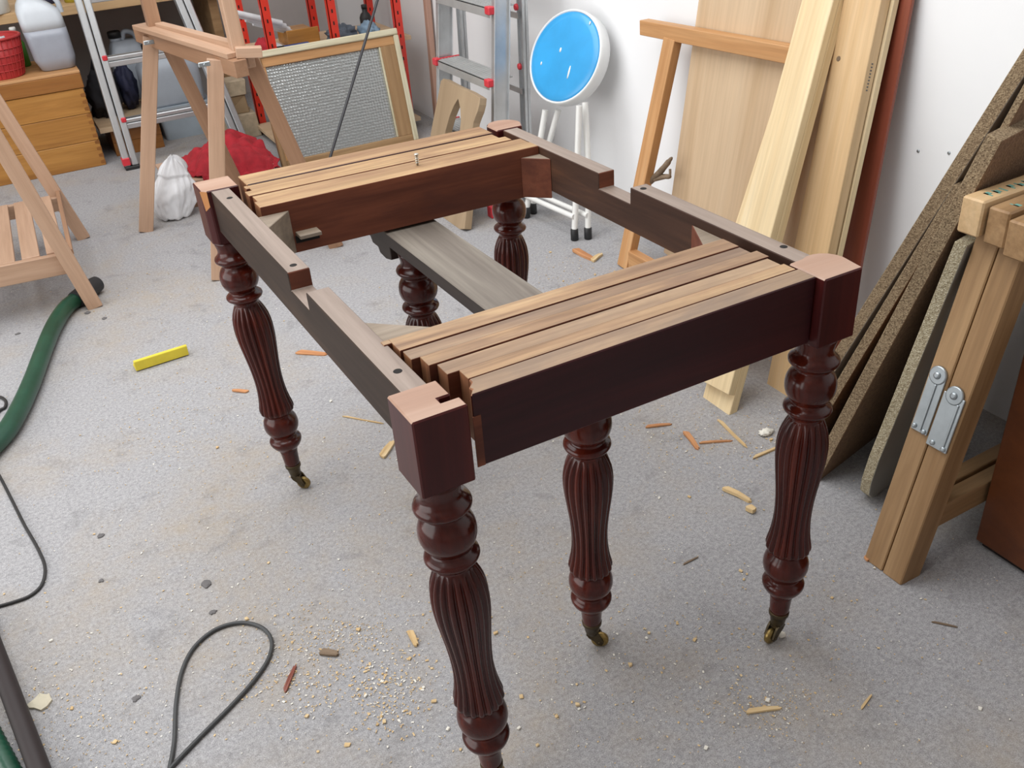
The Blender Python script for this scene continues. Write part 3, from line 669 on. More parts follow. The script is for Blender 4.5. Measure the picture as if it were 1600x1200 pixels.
# ================================================================== back of the workshop
# shelving
SH = thing('red_shelving', (1.05, 3.6, 0), 'red slotted steel shelving along the back of the workshop', 'shelving')
ZS = .425
for x, y in ((.765, 3.35), (1.052, 3.35), (1.355, 3.35), (.765, 3.83), (1.11, 3.83), (1.40, 3.83)):
    up_ = part('upright', MB().box(x - .018, x + .018, y, y + .003, 0, 1.5).box(x - .018, x - .015, y, y + .03, 0, 1.5), 'red_enamel', SH)
    for k in range(16): part('slot', MB().box(x - .003, x + .003, y - .0008, y + .0002, .08 + k * .05, .095 + k * .05), 'hole_dark', up_)
for z in (.05, ZS, 1.02): part('shelf_board', MB().box(.73, 1.42, 3.385, 3.825, z - .018, z), 'ply', SH, .001)
pr = thing('paper_rolls', (.82, 3.5, ZS), 'bundle of white rolled papers lying on the shelf between red uprights', 'papers')
for k in range(4):
    part('sheet_roll', MB().tube([ay(360 + 12 * k, 18 + 6 * k, 3.52 + .03 * k), ay(440 + 6 * k, 36 + 5 * k, 3.56 + .03 * k)], .012, 12), 'paper', pr)
part('sheet_stack', MB().box(.70, .86, 3.45, 3.62, ZS + .001, ZS + .022), 'paper', pr, .002)
tag(part('red_parcel', MB().blob((.755, 3.44, ZS + .035), (.045, .05, .05), 3, .3, 3, floor=ZS + .022), 'red_cloth'), 'crumpled red bag lying on the shelf under the paper rolls', 'bag')
tag(part('wooden_tray', MB().box(.90, 1.03, 3.56, 3.75, ZS, ZS + .06).box(.89, 1.04, 3.55, 3.56, ZS, ZS + .075), 'chest_pine', bev=.002), 'shallow wooden tray on the shelf behind the blue folder', 'tray')
tag(part('blue_folder', MB().box(.80, .975, 3.39, 3.53, ZS + .001, ZS + .022), 'blue_card', bev=.003), 'blue folder lying on the shelf behind the glass panel', 'folder')
tag(part('grey_cloth_heap', MB().blob((1.135, 3.52, ZS + .02), (.075, .08, .055), 5, .4, 3.2, floor=ZS, fold=.3), 'grey_cloth'), 'dark grey cloth heap on the shelf by the middle red upright', 'cloth')
tag(part('pale_blue_cloth', MB().blob((1.262, 3.50, ZS + .02), (.048, .08, .05), 8, .35, 3, floor=ZS, fold=.3), 'paleblue_cloth'), 'folded pale blue cloth on the shelf by the right red upright', 'cloth')
bt = thing('dark_bottle', (1.31, 3.66, ZS), 'small dark bottle standing on the shelf near the wall', 'bottle')
part('body', MB().lathe([(0, .025), (.004, .028), (.06, .028), (.075, .022), (.085, .012), (.10, .012)], 20, 0, fn=lambda x, y, z: (1.31 + x, 3.66 + y, ZS + z)), 'black_rubber', bt)
part('cap', MB().lathe([(.10, .014), (.115, .014), (.117, .012)], 16, 0, fn=lambda x, y, z: (1.31 + x, 3.66 + y, ZS + z)), 'black_rubber', bt)
# textured glass panel in a worn frame
GP = thing('glass_panel', (1.0, 3.08, 0), 'old framed panel of textured glass leaning below the red shelving', 'panel')
PM, _ = frame((.668, 3.215, 0), (1.38, 3.215, 0), (0, .22, 1.0)); PH = .492
def pq(x0, x1, y0, y1, t0, t1, nm, ms, bev=.001):
    M = PM.copy()
    if (y1 - y0) > (x1 - x0) and nm != 'glass_pane':
        M = PM @ Matrix(((0, -1, 0, x0), (1, 0, 0, y0), (0, 0, 1, 0), (0, 0, 0, 1))); mb = MB().box(0, y1 - y0, -(x1 - x0), 0, t0, t1)
    else: mb = MB().box(x0, x1, y0, y1, t0, t1)
    return part(nm, mb, ms, GP, bev, M=M)
pq(.0, .650, .464, PH, 0, .032, 'outer_moulding', 'cream_paint', .004)
pq(.628, .652, .0, .464, 0, .030, 'outer_moulding', 'cream_paint', .004)
pq(.0, .022, .0, .464, 0, .030, 'outer_moulding', 'trestle_wood', .003)
pq(.022, .628, .425, .464, 0, .022, 'frame_rail', 'pine_orange', .002)
pq(.022, .628, .0, .030, 0, .022, 'frame_rail', 'trestle_wood', .002)
pq(.560, .628, .030, .425, 0, .022, 'frame_stile', 'trestle_wood', .002)
pq(.0221, .034, .030, .425, 0, .022, 'frame_stile', 'pine_orange', .001)
pq(.034, .560, .030, .425, .006, .011, 'glass_pane', 'pattern_glass', 0)
pq(.552, .560, .030, .425, .0112, .020, 'putty_strip', 'cream_paint', .002)
# thin rod leaning across the panel
r0 = Vector((.61, 2.60, 0)); r1 = ay(590, 0, 2.9); r2 = r0 + (r1 - r0) * ((1.505 - r0.x) / (r1.x - r0.x))
tag(part('thin_rod', MB().tube([r0, r2], .0055, 10), 'lead_dark'), 'thin dark metal rod leaning diagonally in front of the glass panel', 'rod')

# saw horse near the table
SW = thing('saw_horse', (.28, 2.52, 0), 'tall beech saw horse with uprights standing behind the table corner', 'saw horse')
b0, b1 = Vector((.195, 2.93, .685)), Vector((.355, 2.13, .672))
plank('beam', b0, b1, (1, 0, 0), .042, .05, 'beech_dark', SW)
plank('beam', b0 + Vector((.045, -.02, .012)), b1 + Vector((.045, .06, .012)), (1, 0, 0), .03, .055, 'beech', SW)
plank('cap_strip', b0 + Vector((-.004, -.06, .034)), b1 + Vector((-.004, .04, .034)), (1, 0, 0), .05, .016, 'beech', SW)
plank('end_block', b1 + Vector((.0, .035, .042)), b1 + Vector((.075, .02, .035)), (0, 1, 0), .04, .03, 'beech', SW)
def swleg(top, foot, ww=.052, th=.036, ms='beech'):
    t_, f_ = Vector(top), Vector(foot); d = (t_ - f_); return plank('leg', f_, t_, (1, -.2, 0) if abs(d.x) < .5 else (0, 1, 0), ww, th, ms, SW)
swleg((.212, 2.80, .69), (.018, 2.84, 0)); swleg((.305, 2.24, .69), (.150, 2.215, 0), .05)
swleg((.405, 2.23, .69), (.575, 2.235, 0), .05, .034, 'beech_dark'); swleg((.255, 2.80, .69), (.42, 2.86, 0), .05, .034, 'beech_dark')
plank('upright', (.232, 2.80, .68), (.232, 2.80, 1.10), (1, 0, 0), .045, .05, 'beech_dark', SW)
plank('upright', (.372, 2.20, .66), (.372, 2.24, 1.10), (1, 0, 0), .04, .05, 'beech', SW)
plank('upper_bar', (.245, 2.77, .722), (.372, 2.22, .718), (0, 0, 1), .03, .03, 'beech', SW)
for u, v, y in ((232, 66, 2.79), (318, 100, 2.22)):
    p = ay(u, v, y - .03); bo = part('bolt', MB().lathe([(0, .004), (.03, .004)], 8, 0, fn=lambda x, yy, z, p=p: (p.x + x, p.y - z + .01, p.z + yy)), 'steel_zinc', SW)
    part('wing_nut', MB().box(p.x - .018, p.x + .018, p.y - .014, p.y - .009, p.z - .006, p.z + .008), 'steel_zinc', bo, .002)
# left trestle with slatted shelf
LT = thing('slatted_trestle', (-.45, 2.58, 0), 'beech trestle with low slatted shelf at the left edge', 'trestle')
def ltleg(y, foot, top, ww=.046, th=.03): return plank('leg', (foot, y, 0), (top, y, .80), (1, 0, 0), ww, th, 'beech', LT)
ltleg(2.25, -.246, -.395); ltleg(2.92, -.20, -.39); ltleg(2.25, -.72, -.52); ltleg(2.92, -.72, -.50)
plank('shelf_rail', (-.69, 2.275, .175), (-.272, 2.275, .157), (0, 0, 1), .066, .022, 'beech', LT)
plank('shelf_rail', (-.69, 2.895, .175), (-.245, 2.895, .157), (0, 0, 1), .05, .022, 'beech', LT)
plank('shelf_edge', (-.262, 2.265, .192), (-.236, 2.905, .192), (1, 0, 0), .014, .02, 'beech_dark', LT)
for k in range(6):
    xx = -.305 - k * .072
    plank('slat', (xx, 2.287, .190), (xx + .014, 2.885, .190), (1, 0, 0), .052, .014, 'beech', LT)
plank('top_beam', (-.455, 2.1, .80), (-.455, 3.05, .80), (1, 0, 0), .09, .04, 'beech', LT)
# aluminium ladder
AL = thing('aluminium_ladder', (.36, 3.75, 0), 'aluminium ladder with red rung plugs leaning beside the wooden chest', 'ladder')
ly = lambda z: 3.70 + .2 * z
for xs, xe in ((.105, .112), (.618, .515)):
    for dx, tw_ in ((-.017, .016), (.017, .016)):
        plank('rail', (xs + dx, ly(0.012), .012), (xs + dx + (xe - xs) * 1.6, ly(1.1), 1.1), (1, 0, 0), tw_ + .012, .055, 'aluminium', AL, .004)
    part('rail_foot', MB().box(xs - .03, xs + .035, ly(0) - .03, ly(0) + .03, 0, .016), 'black_rubber', AL, .003)
    part('red_plug', MB().box(xs - .035, xs - .001, ly(.035) - .032, ly(.035) + .01, .02, .055), 'red_plastic', AL, .003)
for z in (.21, .47, .73):
    xr = .618 - .103 * z / .66
    rg = part('rung', MB().box(.12, xr, ly(z) - .028, ly(z) + .002, z - .012, z + .004).box(.12, xr, ly(z) - .026, ly(z) + .002, z - .040, z - .016).box(.12, xr, ly(z) - .012, ly(z) + .02, z - .04, z + .004), 'aluminium', AL, .003)
    part('rung_plug', MB().box(.118, .140, ly(z) - .034, ly(z) - .005, z - .008, z + .014), 'red_plastic', rg, .004)
# dovetailed chest
CH = thing('dovetailed_chest', (-.4, 4.02, 0), 'golden pine dovetailed chest standing left of the aluminium ladder', 'chest')
cx0, cx1, cy0, cy1 = -.86, .012, 3.84, 4.22
for z0_, z1_, ms in ((.0, .118, 'chest_pine'), (.1195, .24, 'chest_pine'), (.2415, .352, 'chest_pine')):
    part('front_plank', MB().box(cx0, cx1, cy0, cy0 + .022, z0_, z1_), ms, CH, .002)
part('lid_front', MB().box(cx0 - .004, cx1 + .006, cy0 - .006, cy0 + .02, .354, .418), 'chest_dark', CH, .003)
part('lid', MB().box(cx0 - .004, cx1 + .006, cy0 - .006, cy1 + .006, .418, .430), 'pine_orange', CH, .002)
part('side_panel', MB().box(cx0, cx0 + .02, cy0 + .023, cy1, 0, .417), 'chest_pine', CH); part('side_panel', MB().box(cx1 - .02, cx1, cy0 + .023, cy1, 0, .353), 'chest_dark', CH)
part('back_panel', MB().box(cx0 + .021, cx1 - .021, cy1 - .02, cy1, 0, .417), 'chest_pine', CH)
for k in range(11):
    zc = .018 + k * .0305
    part('dovetail', MB().prism([(cx1 - .020, zc - .006), (cx1 + .0008, zc - .0095), (cx1 + .0008, zc + .0095), (cx1 - .020, zc + .006)], cy0 - .0012, cy0 + .02, lambda p, q3, t: (p, t, q3)), 'chest_dark', CH)
# jug of clear liquid
JG = thing('plastic_jug', (-.06, 3.97, .43), 'large milky plastic jug half filled with clear liquid on the chest', 'jug')
def jsec(z, hx, hy, dx=0.0, r=.03): return rrect(-.055 + dx, 3.965, .43 + z, hx, hy, r)
part('liquid', MB().loft([jsec(.0005, .062, .05), jsec(.004, .07, .058), jsec(.05, .085, .07, -.004), jsec(.14, .088, .072, -.008), jsec(.172, .088, .072, -.010)]), 'milky_liquid', JG)
part('shell', MB().loft([jsec(.172, .088, .072, -.010), jsec(.21, .088, .072, -.012), jsec(.245, .084, .07, -.016), jsec(.275, .062, .06, -.03), jsec(.295, .04, .05, -.04), jsec(.312, .022, .022, -.045, .02), jsec(.33, .022, .022, -.045, .02)]), 'milky_plastic', JG)
part('cap', MB().lathe([(.33, .026), (.355, .026), (.357, .022)], 20, 0, fn=lambda x, y, z: (-.10 + x, 3.965 + y, .43 + z)), 'blue_card', JG)
hp_ = [(-.075, 3.965, .43 + .30), (-.02, 3.965, .43 + .315), (.018, 3.965, .43 + .275), (.024, 3.965, .43 + .225)]
part('handle', MB().tube(spline(hp_, 6), .012, 10), 'milky_plastic', JG)
# red basket
BK = thing('red_basket', (-.29, 3.97, .43), 'red plastic lattice basket at the left end of the chest', 'basket')
bf = lambda x, y, z: (-.275 + x, 3.96 + y, .43 + z)
part('wall', MB().lathe([(.002, .078), (.06, .09), (.165, .108), (.164, .103), (.06, .085), (.006, .073)], 36, 0, fn=bf, caps=False), 'basket_red', BK)
part('base', MB().lathe([(0, .076), (.006, .078)], 36, 0, fn=bf), 'basket_red', BK)
part('rim', MB().tube([bf(.108 * math.cos(k * math.pi / 18), .108 * math.sin(k * math.pi / 18), .165) for k in range(36)], .006, 8, closed=True), 'basket_red', BK)
for k in range(28):
    a = k * 2 * math.pi / 28
    part('rib', MB().tube([bf(.081 * math.cos(a), .081 * math.sin(a), .006), bf(.0935 * math.cos(a), .0935 * math.sin(a), .06), bf(.1085 * math.cos(a), .1085 * math.sin(a), .16)], .002, 5), 'basket_red', BK)
for z, r in ((.035, .087), (.065, .0935), (.095, .099), (.125, .1035)):
    part('hoop', MB().tube([bf(r * math.cos(k * math.pi / 18), r * math.sin(k * math.pi / 18), z) for k in range(36)], .0022, 5, closed=True), 'basket_red', BK)
tag(part('white_rag', MB().blob((-.285, 3.96, .565), (.075, .075, .03), 4, .3, 3), 'paper'), 'white rag lying inside the red basket', 'rag')
# bench shelf at the back
BE = thing('wall_bench', (.1, 4.4, 0), 'long wooden bench shelf along the dim back wall', 'bench')
part('top', MB().box(-1.3, .80, 4.2, 4.69, .605, .648), 'pine_tan', BE, .002)
for x in (-1.2, -.1, .72): part('support', MB().box(x, x + .045, 4.28, 4.68, 0, .605), 'trestle_wood', BE, .002)
def tub(nm, x, y, zb, r, h, ms, label, cat):
    r_ = thing(nm, (x, y, zb), label, cat)
    f_ = lambda px_, py_, z: (x + px_, y + py_, zb + z)
    part('body', MB().lathe([(0, r * .9), (h * .03, r * .95), (h * .9, r)], 24, 0, fn=f_), ms, r_)
    part('lid', MB().lathe([(h * .9, r * 1.05), (h * .98, r * 1.05), (h, r)], 24, 0, fn=f_), ms, r_)
tub('yellow_tub', .115, 4.30, .648, .045, .13, 'yellow_tub', 'small yellow tub on the back bench beside the ladder rail', 'tub')
tub('navy_tub', -.01, 4.36, .648, .06, .14, 'navy_cloth', 'dark navy tub on the back bench behind the jug handle', 'tub')
tub('cream_tub', -.245, 4.26, .648, .085, .15, 'cream_tub', 'cream white tub on the back bench above the red basket', 'tub')
gb = thing('green_bottle', (-.195, 4.13, .43), 'green bottle standing between the red basket and the jug', 'bottle')
part('body', MB().lathe([(0, .026), (.003, .03), (.10, .03), (.125, .014), (.15, .012)], 20, 0, fn=lambda x, y, z: (-.185 + x, 4.13 + y, .43 + z)), 'green_plastic', gb)
part('cap', MB().lathe([(.15, .014), (.168, .014), (.17, .012)], 16, 0, fn=lambda x, y, z: (-.185 + x, 4.13 + y, .43 + z)), 'white_enamel', gb)
# black bag and navy bag behind the ladder
tag(part('black_bag', MB().blob((.112, 4.14, .235), (.078, .10, .145), 2, .35, 2.6, floor=.15, fold=.25), 'black_cloth'), 'black cloth bag slumped on a plywood offcut beside the chest', 'bag')
tag(part('navy_bag', MB().blob((.228, 4.20, .255), (.05, .09, .115), 6, .3, 2.6, floor=.15, fold=.2), 'navy_cloth'), 'dark navy bag leaning between the black bag and the jerrycan', 'bag')
CT = thing('wooden_crate', (.18, 4.05, 0), 'small brown wooden crate on the floor behind the ladder', 'crate')
for z0_, z1_ in ((0, .062), (.0635, .126)): part('front_board', MB().box(.075, .30, 3.94, 3.955, z0_, z1_), 'chest_dark', CT, .001)
part('side_board', MB().box(.075, .09, 3.956, 4.28, 0, .126), 'chest_dark', CT); part('side_board', MB().box(.285, .30, 3.956, 4.28, 0, .126), 'chest_dark', CT); part('back_board', MB().box(.091, .284, 4.265, 4.28, 0, .126), 'chest_dark', CT)
tag(part('plywood_offcut', MB().box(.03, .300, 3.90, 4.29, .1265, .149), 'ply', bev=.001), 'plywood offcut lying on the small crate under the bags', 'offcut')
# jerrycans
CRT = thing('plastic_crate', (.46, 4.1, 0), 'blue-grey plastic box on the floor under the large jerrycan', 'box')
part('body', MB().loft([rrect(.445, 4.15, 0.0, .115, .115, .02), rrect(.445, 4.15, .145, .128, .128, .02)], smooth=False), 'crate_plastic', CRT)
part('rim', MB().loft([rrect(.445, 4.15, .145, .138, .138, .02), rrect(.445, 4.15, .163, .138, .138, .02)], smooth=False), 'crate_plastic', CRT, .002)
def jerry(nm, cx, cy, zb, hx, hy, h, label, ms):
    J = thing(nm, (cx, cy, zb), label, 'jerrycan')
    part('body', MB().loft([rrect(cx, cy, zb + .001, hx * .94, hy * .94, .02), rrect(cx, cy, zb + .012, hx, hy, .025), rrect(cx, cy, zb + h * .72, hx, hy, .025), rrect(cx - hx * .05, cy, zb + h * .9, hx * .78, hy * .85, .025), rrect(cx - hx * .08, cy, zb + h, hx * .62, hy * .6, .02)]), ms, J)
    part('neck', MB().lathe([(0, .028), (.02, .026)], 20, 0, fn=lambda x, y, z: (cx - hx * .45 + x, cy + y, zb + h * .99 + z)), ms, J)
    part('cap', MB().lathe([(.018, .032), (.045, .032), (.048, .028)], 20, 0, fn=lambda x, y, z: (cx - hx * .45 + x, cy + y, zb + h * .99 + z)), 'black_rubber', J)
    part('handle', MB().tube(spline([(cx - hx * .1, cy, zb + h), (cx + hx * .1, cy, zb + h + .035), (cx + hx * .55, cy, zb + h + .02), (cx + hx * .75, cy, zb + h * .86)], 6), .012, 10), ms, J)
jerry('jerrycan', .425, 4.12, .163, .135, .10, .235, 'large pale plastic jerrycan with black cap on the plastic box', 'can_plastic')
jerry('jerrycan', .30, 4.42, .15, .09, .08, .28, 'smaller pale jerrycan with black cap behind the ladder rung', 'can_plastic')
BS = thing('storage_block', (.30, 4.42, 0), 'low dark wooden block under the smaller jerrycan', 'block')
part('body', MB().box(.19, .41, 4.31, 4.54, 0, .13), 'chest_dark', BS, .002); part('top_sheet', MB().box(.185, .415, 4.305, 4.545, .13, .15), 'ply', BS, .001)
# offcuts at the foot of the shelving
for i, (x0_, x1_, y0_, y1_, z0_, z1_, ms, lb) in enumerate([
    (.60, .74, 3.80, 3.93, 0, .115, 'card_pale', 'pale offcut block lowest in the pile by the shelving foot'),
    (.60, .71, 3.82, 3.93, .1155, .20, 'card_brown', 'brown offcut block in the middle of the pile by the shelving'),
    (.615, .72, 3.82, 3.93, .2005, .27, 'card_pale', 'ragged pale block topmost of the pile by the shelving'),
    (.80, .86, 3.62, 3.68, 0, .26, 'pine_tan', 'upright pale block standing against the left red upright')]):
    mb = MB().box(x0_, x1_, y0_, y1_, z0_, z1_); mb.v = [q3 + Vector((random.uniform(-.008, .008), random.uniform(-.008, .008), 0)) for q3 in mb.v]
    if i == 3: continue
    tag(part('offcut_block', mb, ms, bev=.003), lb, 'offcut', 'offcuts by the shelving')
# low crate with red cloth and white bag
LC = thing('low_crate', (.36, 3.12, 0), 'low wooden crate on the floor under the red cloth', 'crate')
part('front_board', MB().box(.17, .58, 2.98, 2.995, 0, .095), 'beech_dark', LC, .001); part('back_board', MB().box(.17, .58, 3.29, 3.305, 0, .095), 'beech_dark', LC, .001)
part('side_board', MB().box(.17, .185, 2.9955, 3.2895, 0, .095), 'beech_dark', LC, .001); part('side_board', MB().box(.565, .58, 2.9955, 3.2895, 0, .095), 'beech_dark', LC, .001); part('lid_board', MB().box(.165, .585, 2.975, 3.31, .0955, .108), 'beech', LC, .001)
# drape: crumpled cloths as height fields over the crate
def drape(nm, cx, cy, rx, ry, zb, hh, seed, ms, label, cat, hang=None, nx=44):
    mb = MB(); vs = []; fs = []
    for i in range(nx + 1):
        for j in range(nx + 1):
            s_, t_ = i / nx * 2 - 1, j / nx * 2 - 1
            d_ = math.hypot(s_, t_); wob = 1 + .16 * noise.noise(Vector((s_ * 2.0, t_ * 2.0, seed)))
            x, y = cx + s_ * rx * wob * (1 - .18 * d_ * d_ * .5), cy + t_ * ry * wob * (1 - .18 * d_ * d_ * .5)
            n_ = noise.noise(Vector((s_ * 2.2, t_ * 2.2, seed))); n2_ = abs(noise.noise(Vector((s_ * 3.0 + 3, t_ * 3.0, seed + 2)))); n3_ = noise.noise(Vector((s_ * 9, t_ * 9, seed + 5)))
            z = zb + hh * max(0, 1 - d_ ** 2.2) * (.75 + .5 * n_) + hh * .55 * (n2_ - .1) * (1.1 - .5 * min(1, d_)) + .004 * n3_
            if hang: z = hang(x, y, z)
            vs.append((x, y, max(z, .004)))
    for i in range(nx):
        for j in range(nx):
            a_ = i * (nx + 1) + j; fs.append((a_, a_ + nx + 1, a_ + nx + 2, a_ + 1))
    mb.add(vs, fs, 0, True)
    o = part(nm, mb, ms); so = o.modifiers.new('thick', 'SOLIDIFY'); so.thickness = .004; so.offset = 1
    return tag(o, label, cat)
drape('red_cloth', .44, 3.15, .205, .215, .112, .105, 3.3, 'red_cloth', 'crumpled red cloth heaped on the low crate behind the saw horse', 'cloth', lambda x, y, z: z if 2.975 < y < 3.31 and .16 < x < .59 else max(.075, z - .03), 60)
bgm = MB(); secs = []
for i in range(41):
    t = i / 40; cx_ = .140 + .055 * t; cy_ = 2.905 + .03 * t; zz = .004 + .225 * t
    rr = .050 + .030 * math.sin(math.pi * min(1, t * 1.35)) if t < .74 else .0545 * max(0.0, (1 - (t - .74) / .26)) ** .6 + .004
    ring_ = []
    for k in range(72):
        th = 2 * math.pi * k / 72; q3 = Vector((math.cos(th) * 2.4, math.sin(th) * 2.4, t * 2.2))
        f_ = 1 + .22 * noise.noise(q3 + Vector((4, 0, 0))) + .26 * (abs(noise.noise(q3 * 1.5 + Vector((0, 9, 0)))) - .2) + .05 * noise.noise(q3 * 4)
        ring_.append((cx_ + rr * 1.05 * f_ * math.cos(th), cy_ + rr * .72 * f_ * math.sin(th), max(.003, zz + .02 * noise.noise(q3 * .8 + Vector((2, 2, 2))))))
    secs.append(ring_)
bgm.loft(secs)
tag(part('white_plastic_bag', bgm, 'white_bag'), 'crumpled white plastic bag slumped against the low crate end', 'bag')

# ================================================================== things on the floor
def floorpts(px_, z): return [fl(u, v, z) for u, v in px_]
HO = thing('vacuum_hose', fl(40, 600), 'thick green vacuum hose with black cuff on the floor at left', 'hose')
hpts = floorpts([(128, 462), (104, 480), (84, 510), (66, 553), (50, 596), (30, 640), (8, 676), (-30, 715), (-80, 760)], .026)
part('tube', MB().tube(spline(hpts, 8), .0245, 16), 'hose_green', HO)
part('cuff', MB().tube(floorpts([(152, 443), (142, 450), (130, 460), (118, 469)], .028), [.026, .030, .030, .028], 18), 'black_rubber', HO)
tag(part('cable', MB().tube(spline(floorpts([(262, 1215), (272, 1160), (275, 1100), (284, 1050), (303, 1012), (336, 984), (375, 973), (408, 980), (424, 1000), (420, 1028), (398, 1062), (362, 1102), (318, 1146), (285, 1180), (262, 1205), (235, 1235)], .0045), 8), .0038, 10), 'cable_grey'), 'grey electric cable looped on the carpet in the foreground', 'cable')
tag(part('cable', MB().tube(spline(floorpts([(-14, 722), (0, 745), (18, 780), (38, 820), (58, 855), (70, 885), (66, 912), (48, 930), (20, 941), (-20, 952)], .004), 8), .0034, 10), 'cable_dark'), 'thin dark cable curving on the carpet at the left edge', 'cable')
tag(part('cable', MB().tube(spline(floorpts([(-14, 655), (0, 641), (8, 636), (9, 627), (2, 621), (-10, 620)], .005), 6), .0042, 8), 'cable_dark'), 'short dark cable end curling beside the green hose', 'cable')
# vacuum wand and ribbed hose in the near corner
p0, p1 = fl(-20, 985, .03), fl(72, 1230, .03)
WN = thing('vacuum_wand', (p0 + p1) / 2 - Vector((0, 0, .03)), 'dark vacuum wand lying on the floor in the lower left corner', 'wand')
part('tube', MB().tube([p0 + (p0 - p1) * .2, p0, p1, p1 + (p1 - p0) * .3], .0165, 18), 'pole_dark', WN)
part('cuff', MB().tube([p0 - (p1 - p0) * .22, p0 - (p1 - p0) * .02], .0195, 18), 'pole_dark', WN)
h0, h1 = fl(-46, 1085, .018), fl(26, 1225, .018)
rp_ = spline([h0 + (h0 - h1) * .3, h0, h1, h1 + (h1 - h0) * .4], 40)
tag(part('ribbed_hose', MB().tube(rp_, [(.0175 if k % 2 else .0145) for k in range(len(rp_))], 16), 'hose_green'), 'ribbed green hose beside the dark wand in the corner', 'hose')
# yellow foam channel
a_, b_ = fl(212, 578, .003), fl(294, 552, .003)
M, LL = frame(a_, b_, (.3, 1, 0))
yf = part('foam_channel', MB().prism([(0, 0), (.040, 0), (.040, .005), (.030, .008), (.022, .011), (.014, .020), (.009, .030), (.002, .034), (-.003, .030)], 0, LL, lambda p, q3, t: (t, p - .01, q3)), 'yellow_foam', bev=.001, M=M)
tag(yf, 'bright yellow foam offcut with angled section lying on the carpet', 'foam')
# dirty pale scrap, dark flakes
def flake(nm, u, v, r, ms, label, cat, seed, h=.003, group=None):
    c_ = fl(u, v); rnd = random.Random(seed); n = 11
    o1 = [(c_.x + r * (.6 + .6 * rnd.random()) * math.cos(k * 2 * math.pi / n), c_.y + r * (.6 + .6 * rnd.random()) * math.sin(k * 2 * math.pi / n)) for k in range(n)]
    mb = MB().loft([[(x, y, .0005) for x, y in o1], [(x, y, h * (.7 + .6 * rnd.random())) for x, y in o1], [(c_.x + (x - c_.x) * .6, c_.y + (y - c_.y) * .6, h * 1.4) for x, y in o1]], smooth=False)
    return tag(part(nm, mb, ms), label, cat, group)
flake('paper_scrap', 66, 1097, .020, 'pale_scrap', 'torn pale scrap on the carpet beside the dark wand', 'scrap', 3, .004)
flake('grey_flake', 323, 913, .012, 'grey_flake', 'dark grey flake on the carpet above the looped cable', 'flake', 4)
for i, (u, v, r) in enumerate([(157, 838, .008), (158, 908, .006), (333, 957, .007), (212, 1092, .008), (137, 489, .010), (163, 498, .009), (28, 522, .008)]):
    flake('grey_flake', u, v, r, 'grey_flake', 'small dark flake on the carpet at left', 'flake', 20 + i, .002, 'dark flakes on the carpet')
# splinters with their own look
def splinter(u0, v0, u1, v1, wd, th, ms, label, nm='wood_splinter', lift=.0):
    p_, q_ = fl(u0, v0, th / 2 + .0005), fl(u1, v1, th / 2 + .0005 + lift); M, LL = frame(p_, q_, (-(q_ - p_).y, (q_ - p_).x, 0)); rnd = random.Random(u0 * 7 + v0)
    po_ = [(0, -wd * .35), (LL * .08, -wd * .5), (LL * .55, -wd * (.35 + .2 * rnd.random())), (LL * .93, -wd * .42), (LL, -wd * .05), (LL * .9, wd * .1), (LL * .94, wd * .3), (LL * .5, wd * .45), (LL * .12, wd * .5), (LL * .04, wd * .1)]
    return tag(part(nm, MB().prism(po_, -th / 2, th / 2, lambda p, q3, t: (p, q3, t + .3 * th * math.sin(p * 60))), ms, bev=.0004, M=M), label, 'splinter')
splinter(463, 550, 512, 553, .022, .004, 'red_splinter', 'orange wood shaving on the carpet beside the left side rail', 'wood_shaving')
splinter(1130, 762, 1175, 783, .013, .008, 'chip_splinter', 'pale ridged splinter lying between the near legs')
splinter(1070, 674, 1092, 702, .014, .005, 'red_splinter', 'orange splinter on the carpet below the board foot')
splinter(1092, 692, 1145, 688, .006, .004, 'red_splinter', 'thin orange sliver lying across beside the orange splinter')
splinter(1122, 655, 1168, 700, .008, .004, 'chip_splinter', 'long pale sliver at the foot of the pine board')
splinter(1008, 667, 1050, 662, .009, .004, 'red_splinter', 'orange sliver left of the stepped-foot board')
splinter(1175, 716, 1235, 690, .008, .004, 'chip_splinter', 'pale sliver behind the right near leg')
splinter(897, 390, 928, 405, .022, .010, 'red_splinter', 'brown wood offcut on the floor in front of the stool feet')
splinter(925, 408, 940, 396, .018, .008, 'chip_splinter', 'pale wood offcut beside the brown one near stool')
splinter(535, 650, 600, 662, .004, .003, 'chip_splinter', 'thin stick on the carpet under the left side rail')
splinter(596, 715, 614, 688, .018, .006, 'chip_splinter', 'pale torn splinter on the carpet beside near left block')
splinter(444, 1082, 462, 1038, .008, .004, 'red_stained', 'dark red splinter lying right of the looped cable')
splinter(388, 612, 362, 610, .012, .004, 'red_splinter', 'short brown shaving on the carpet right of the yellow foam', 'wood_shaving')
splinter(1352, 875, 1370, 858, .012, .005, 'red_splinter', 'small orange splinter at the trestle foot')
splinter(1067, 882, 1091, 870, .004, .002, 'weathered', 'thin dark sliver on the open carpet between the near legs')
splinter(1345, 1108, 1362, 1085, .004, .003, 'chip_splinter', 'pale straw-like sliver at lower right of the carpet')
splinter(1455, 971, 1497, 980, .004, .002, 'weathered', 'thin dark sliver at right of carpet below the trestle')
splinter(1165, 1112, 1222, 1105, .009, .004, 'chip_splinter', 'pale sliver in the lower right sawdust patch')
splinter(500, 1018, 530, 1022, .014, .005, 'weathered', 'grey-brown bark flake left of the near leg')
splinter(640, 985, 652, 1010, .012, .005, 'chip_splinter', 'pale shaving left of the near left leg', 'wood_shaving')
splinter(1168, 792, 1180, 800, .016, .010, 'chip_splinter', 'stubby pale wood piece at the tip of the ridged splinter')
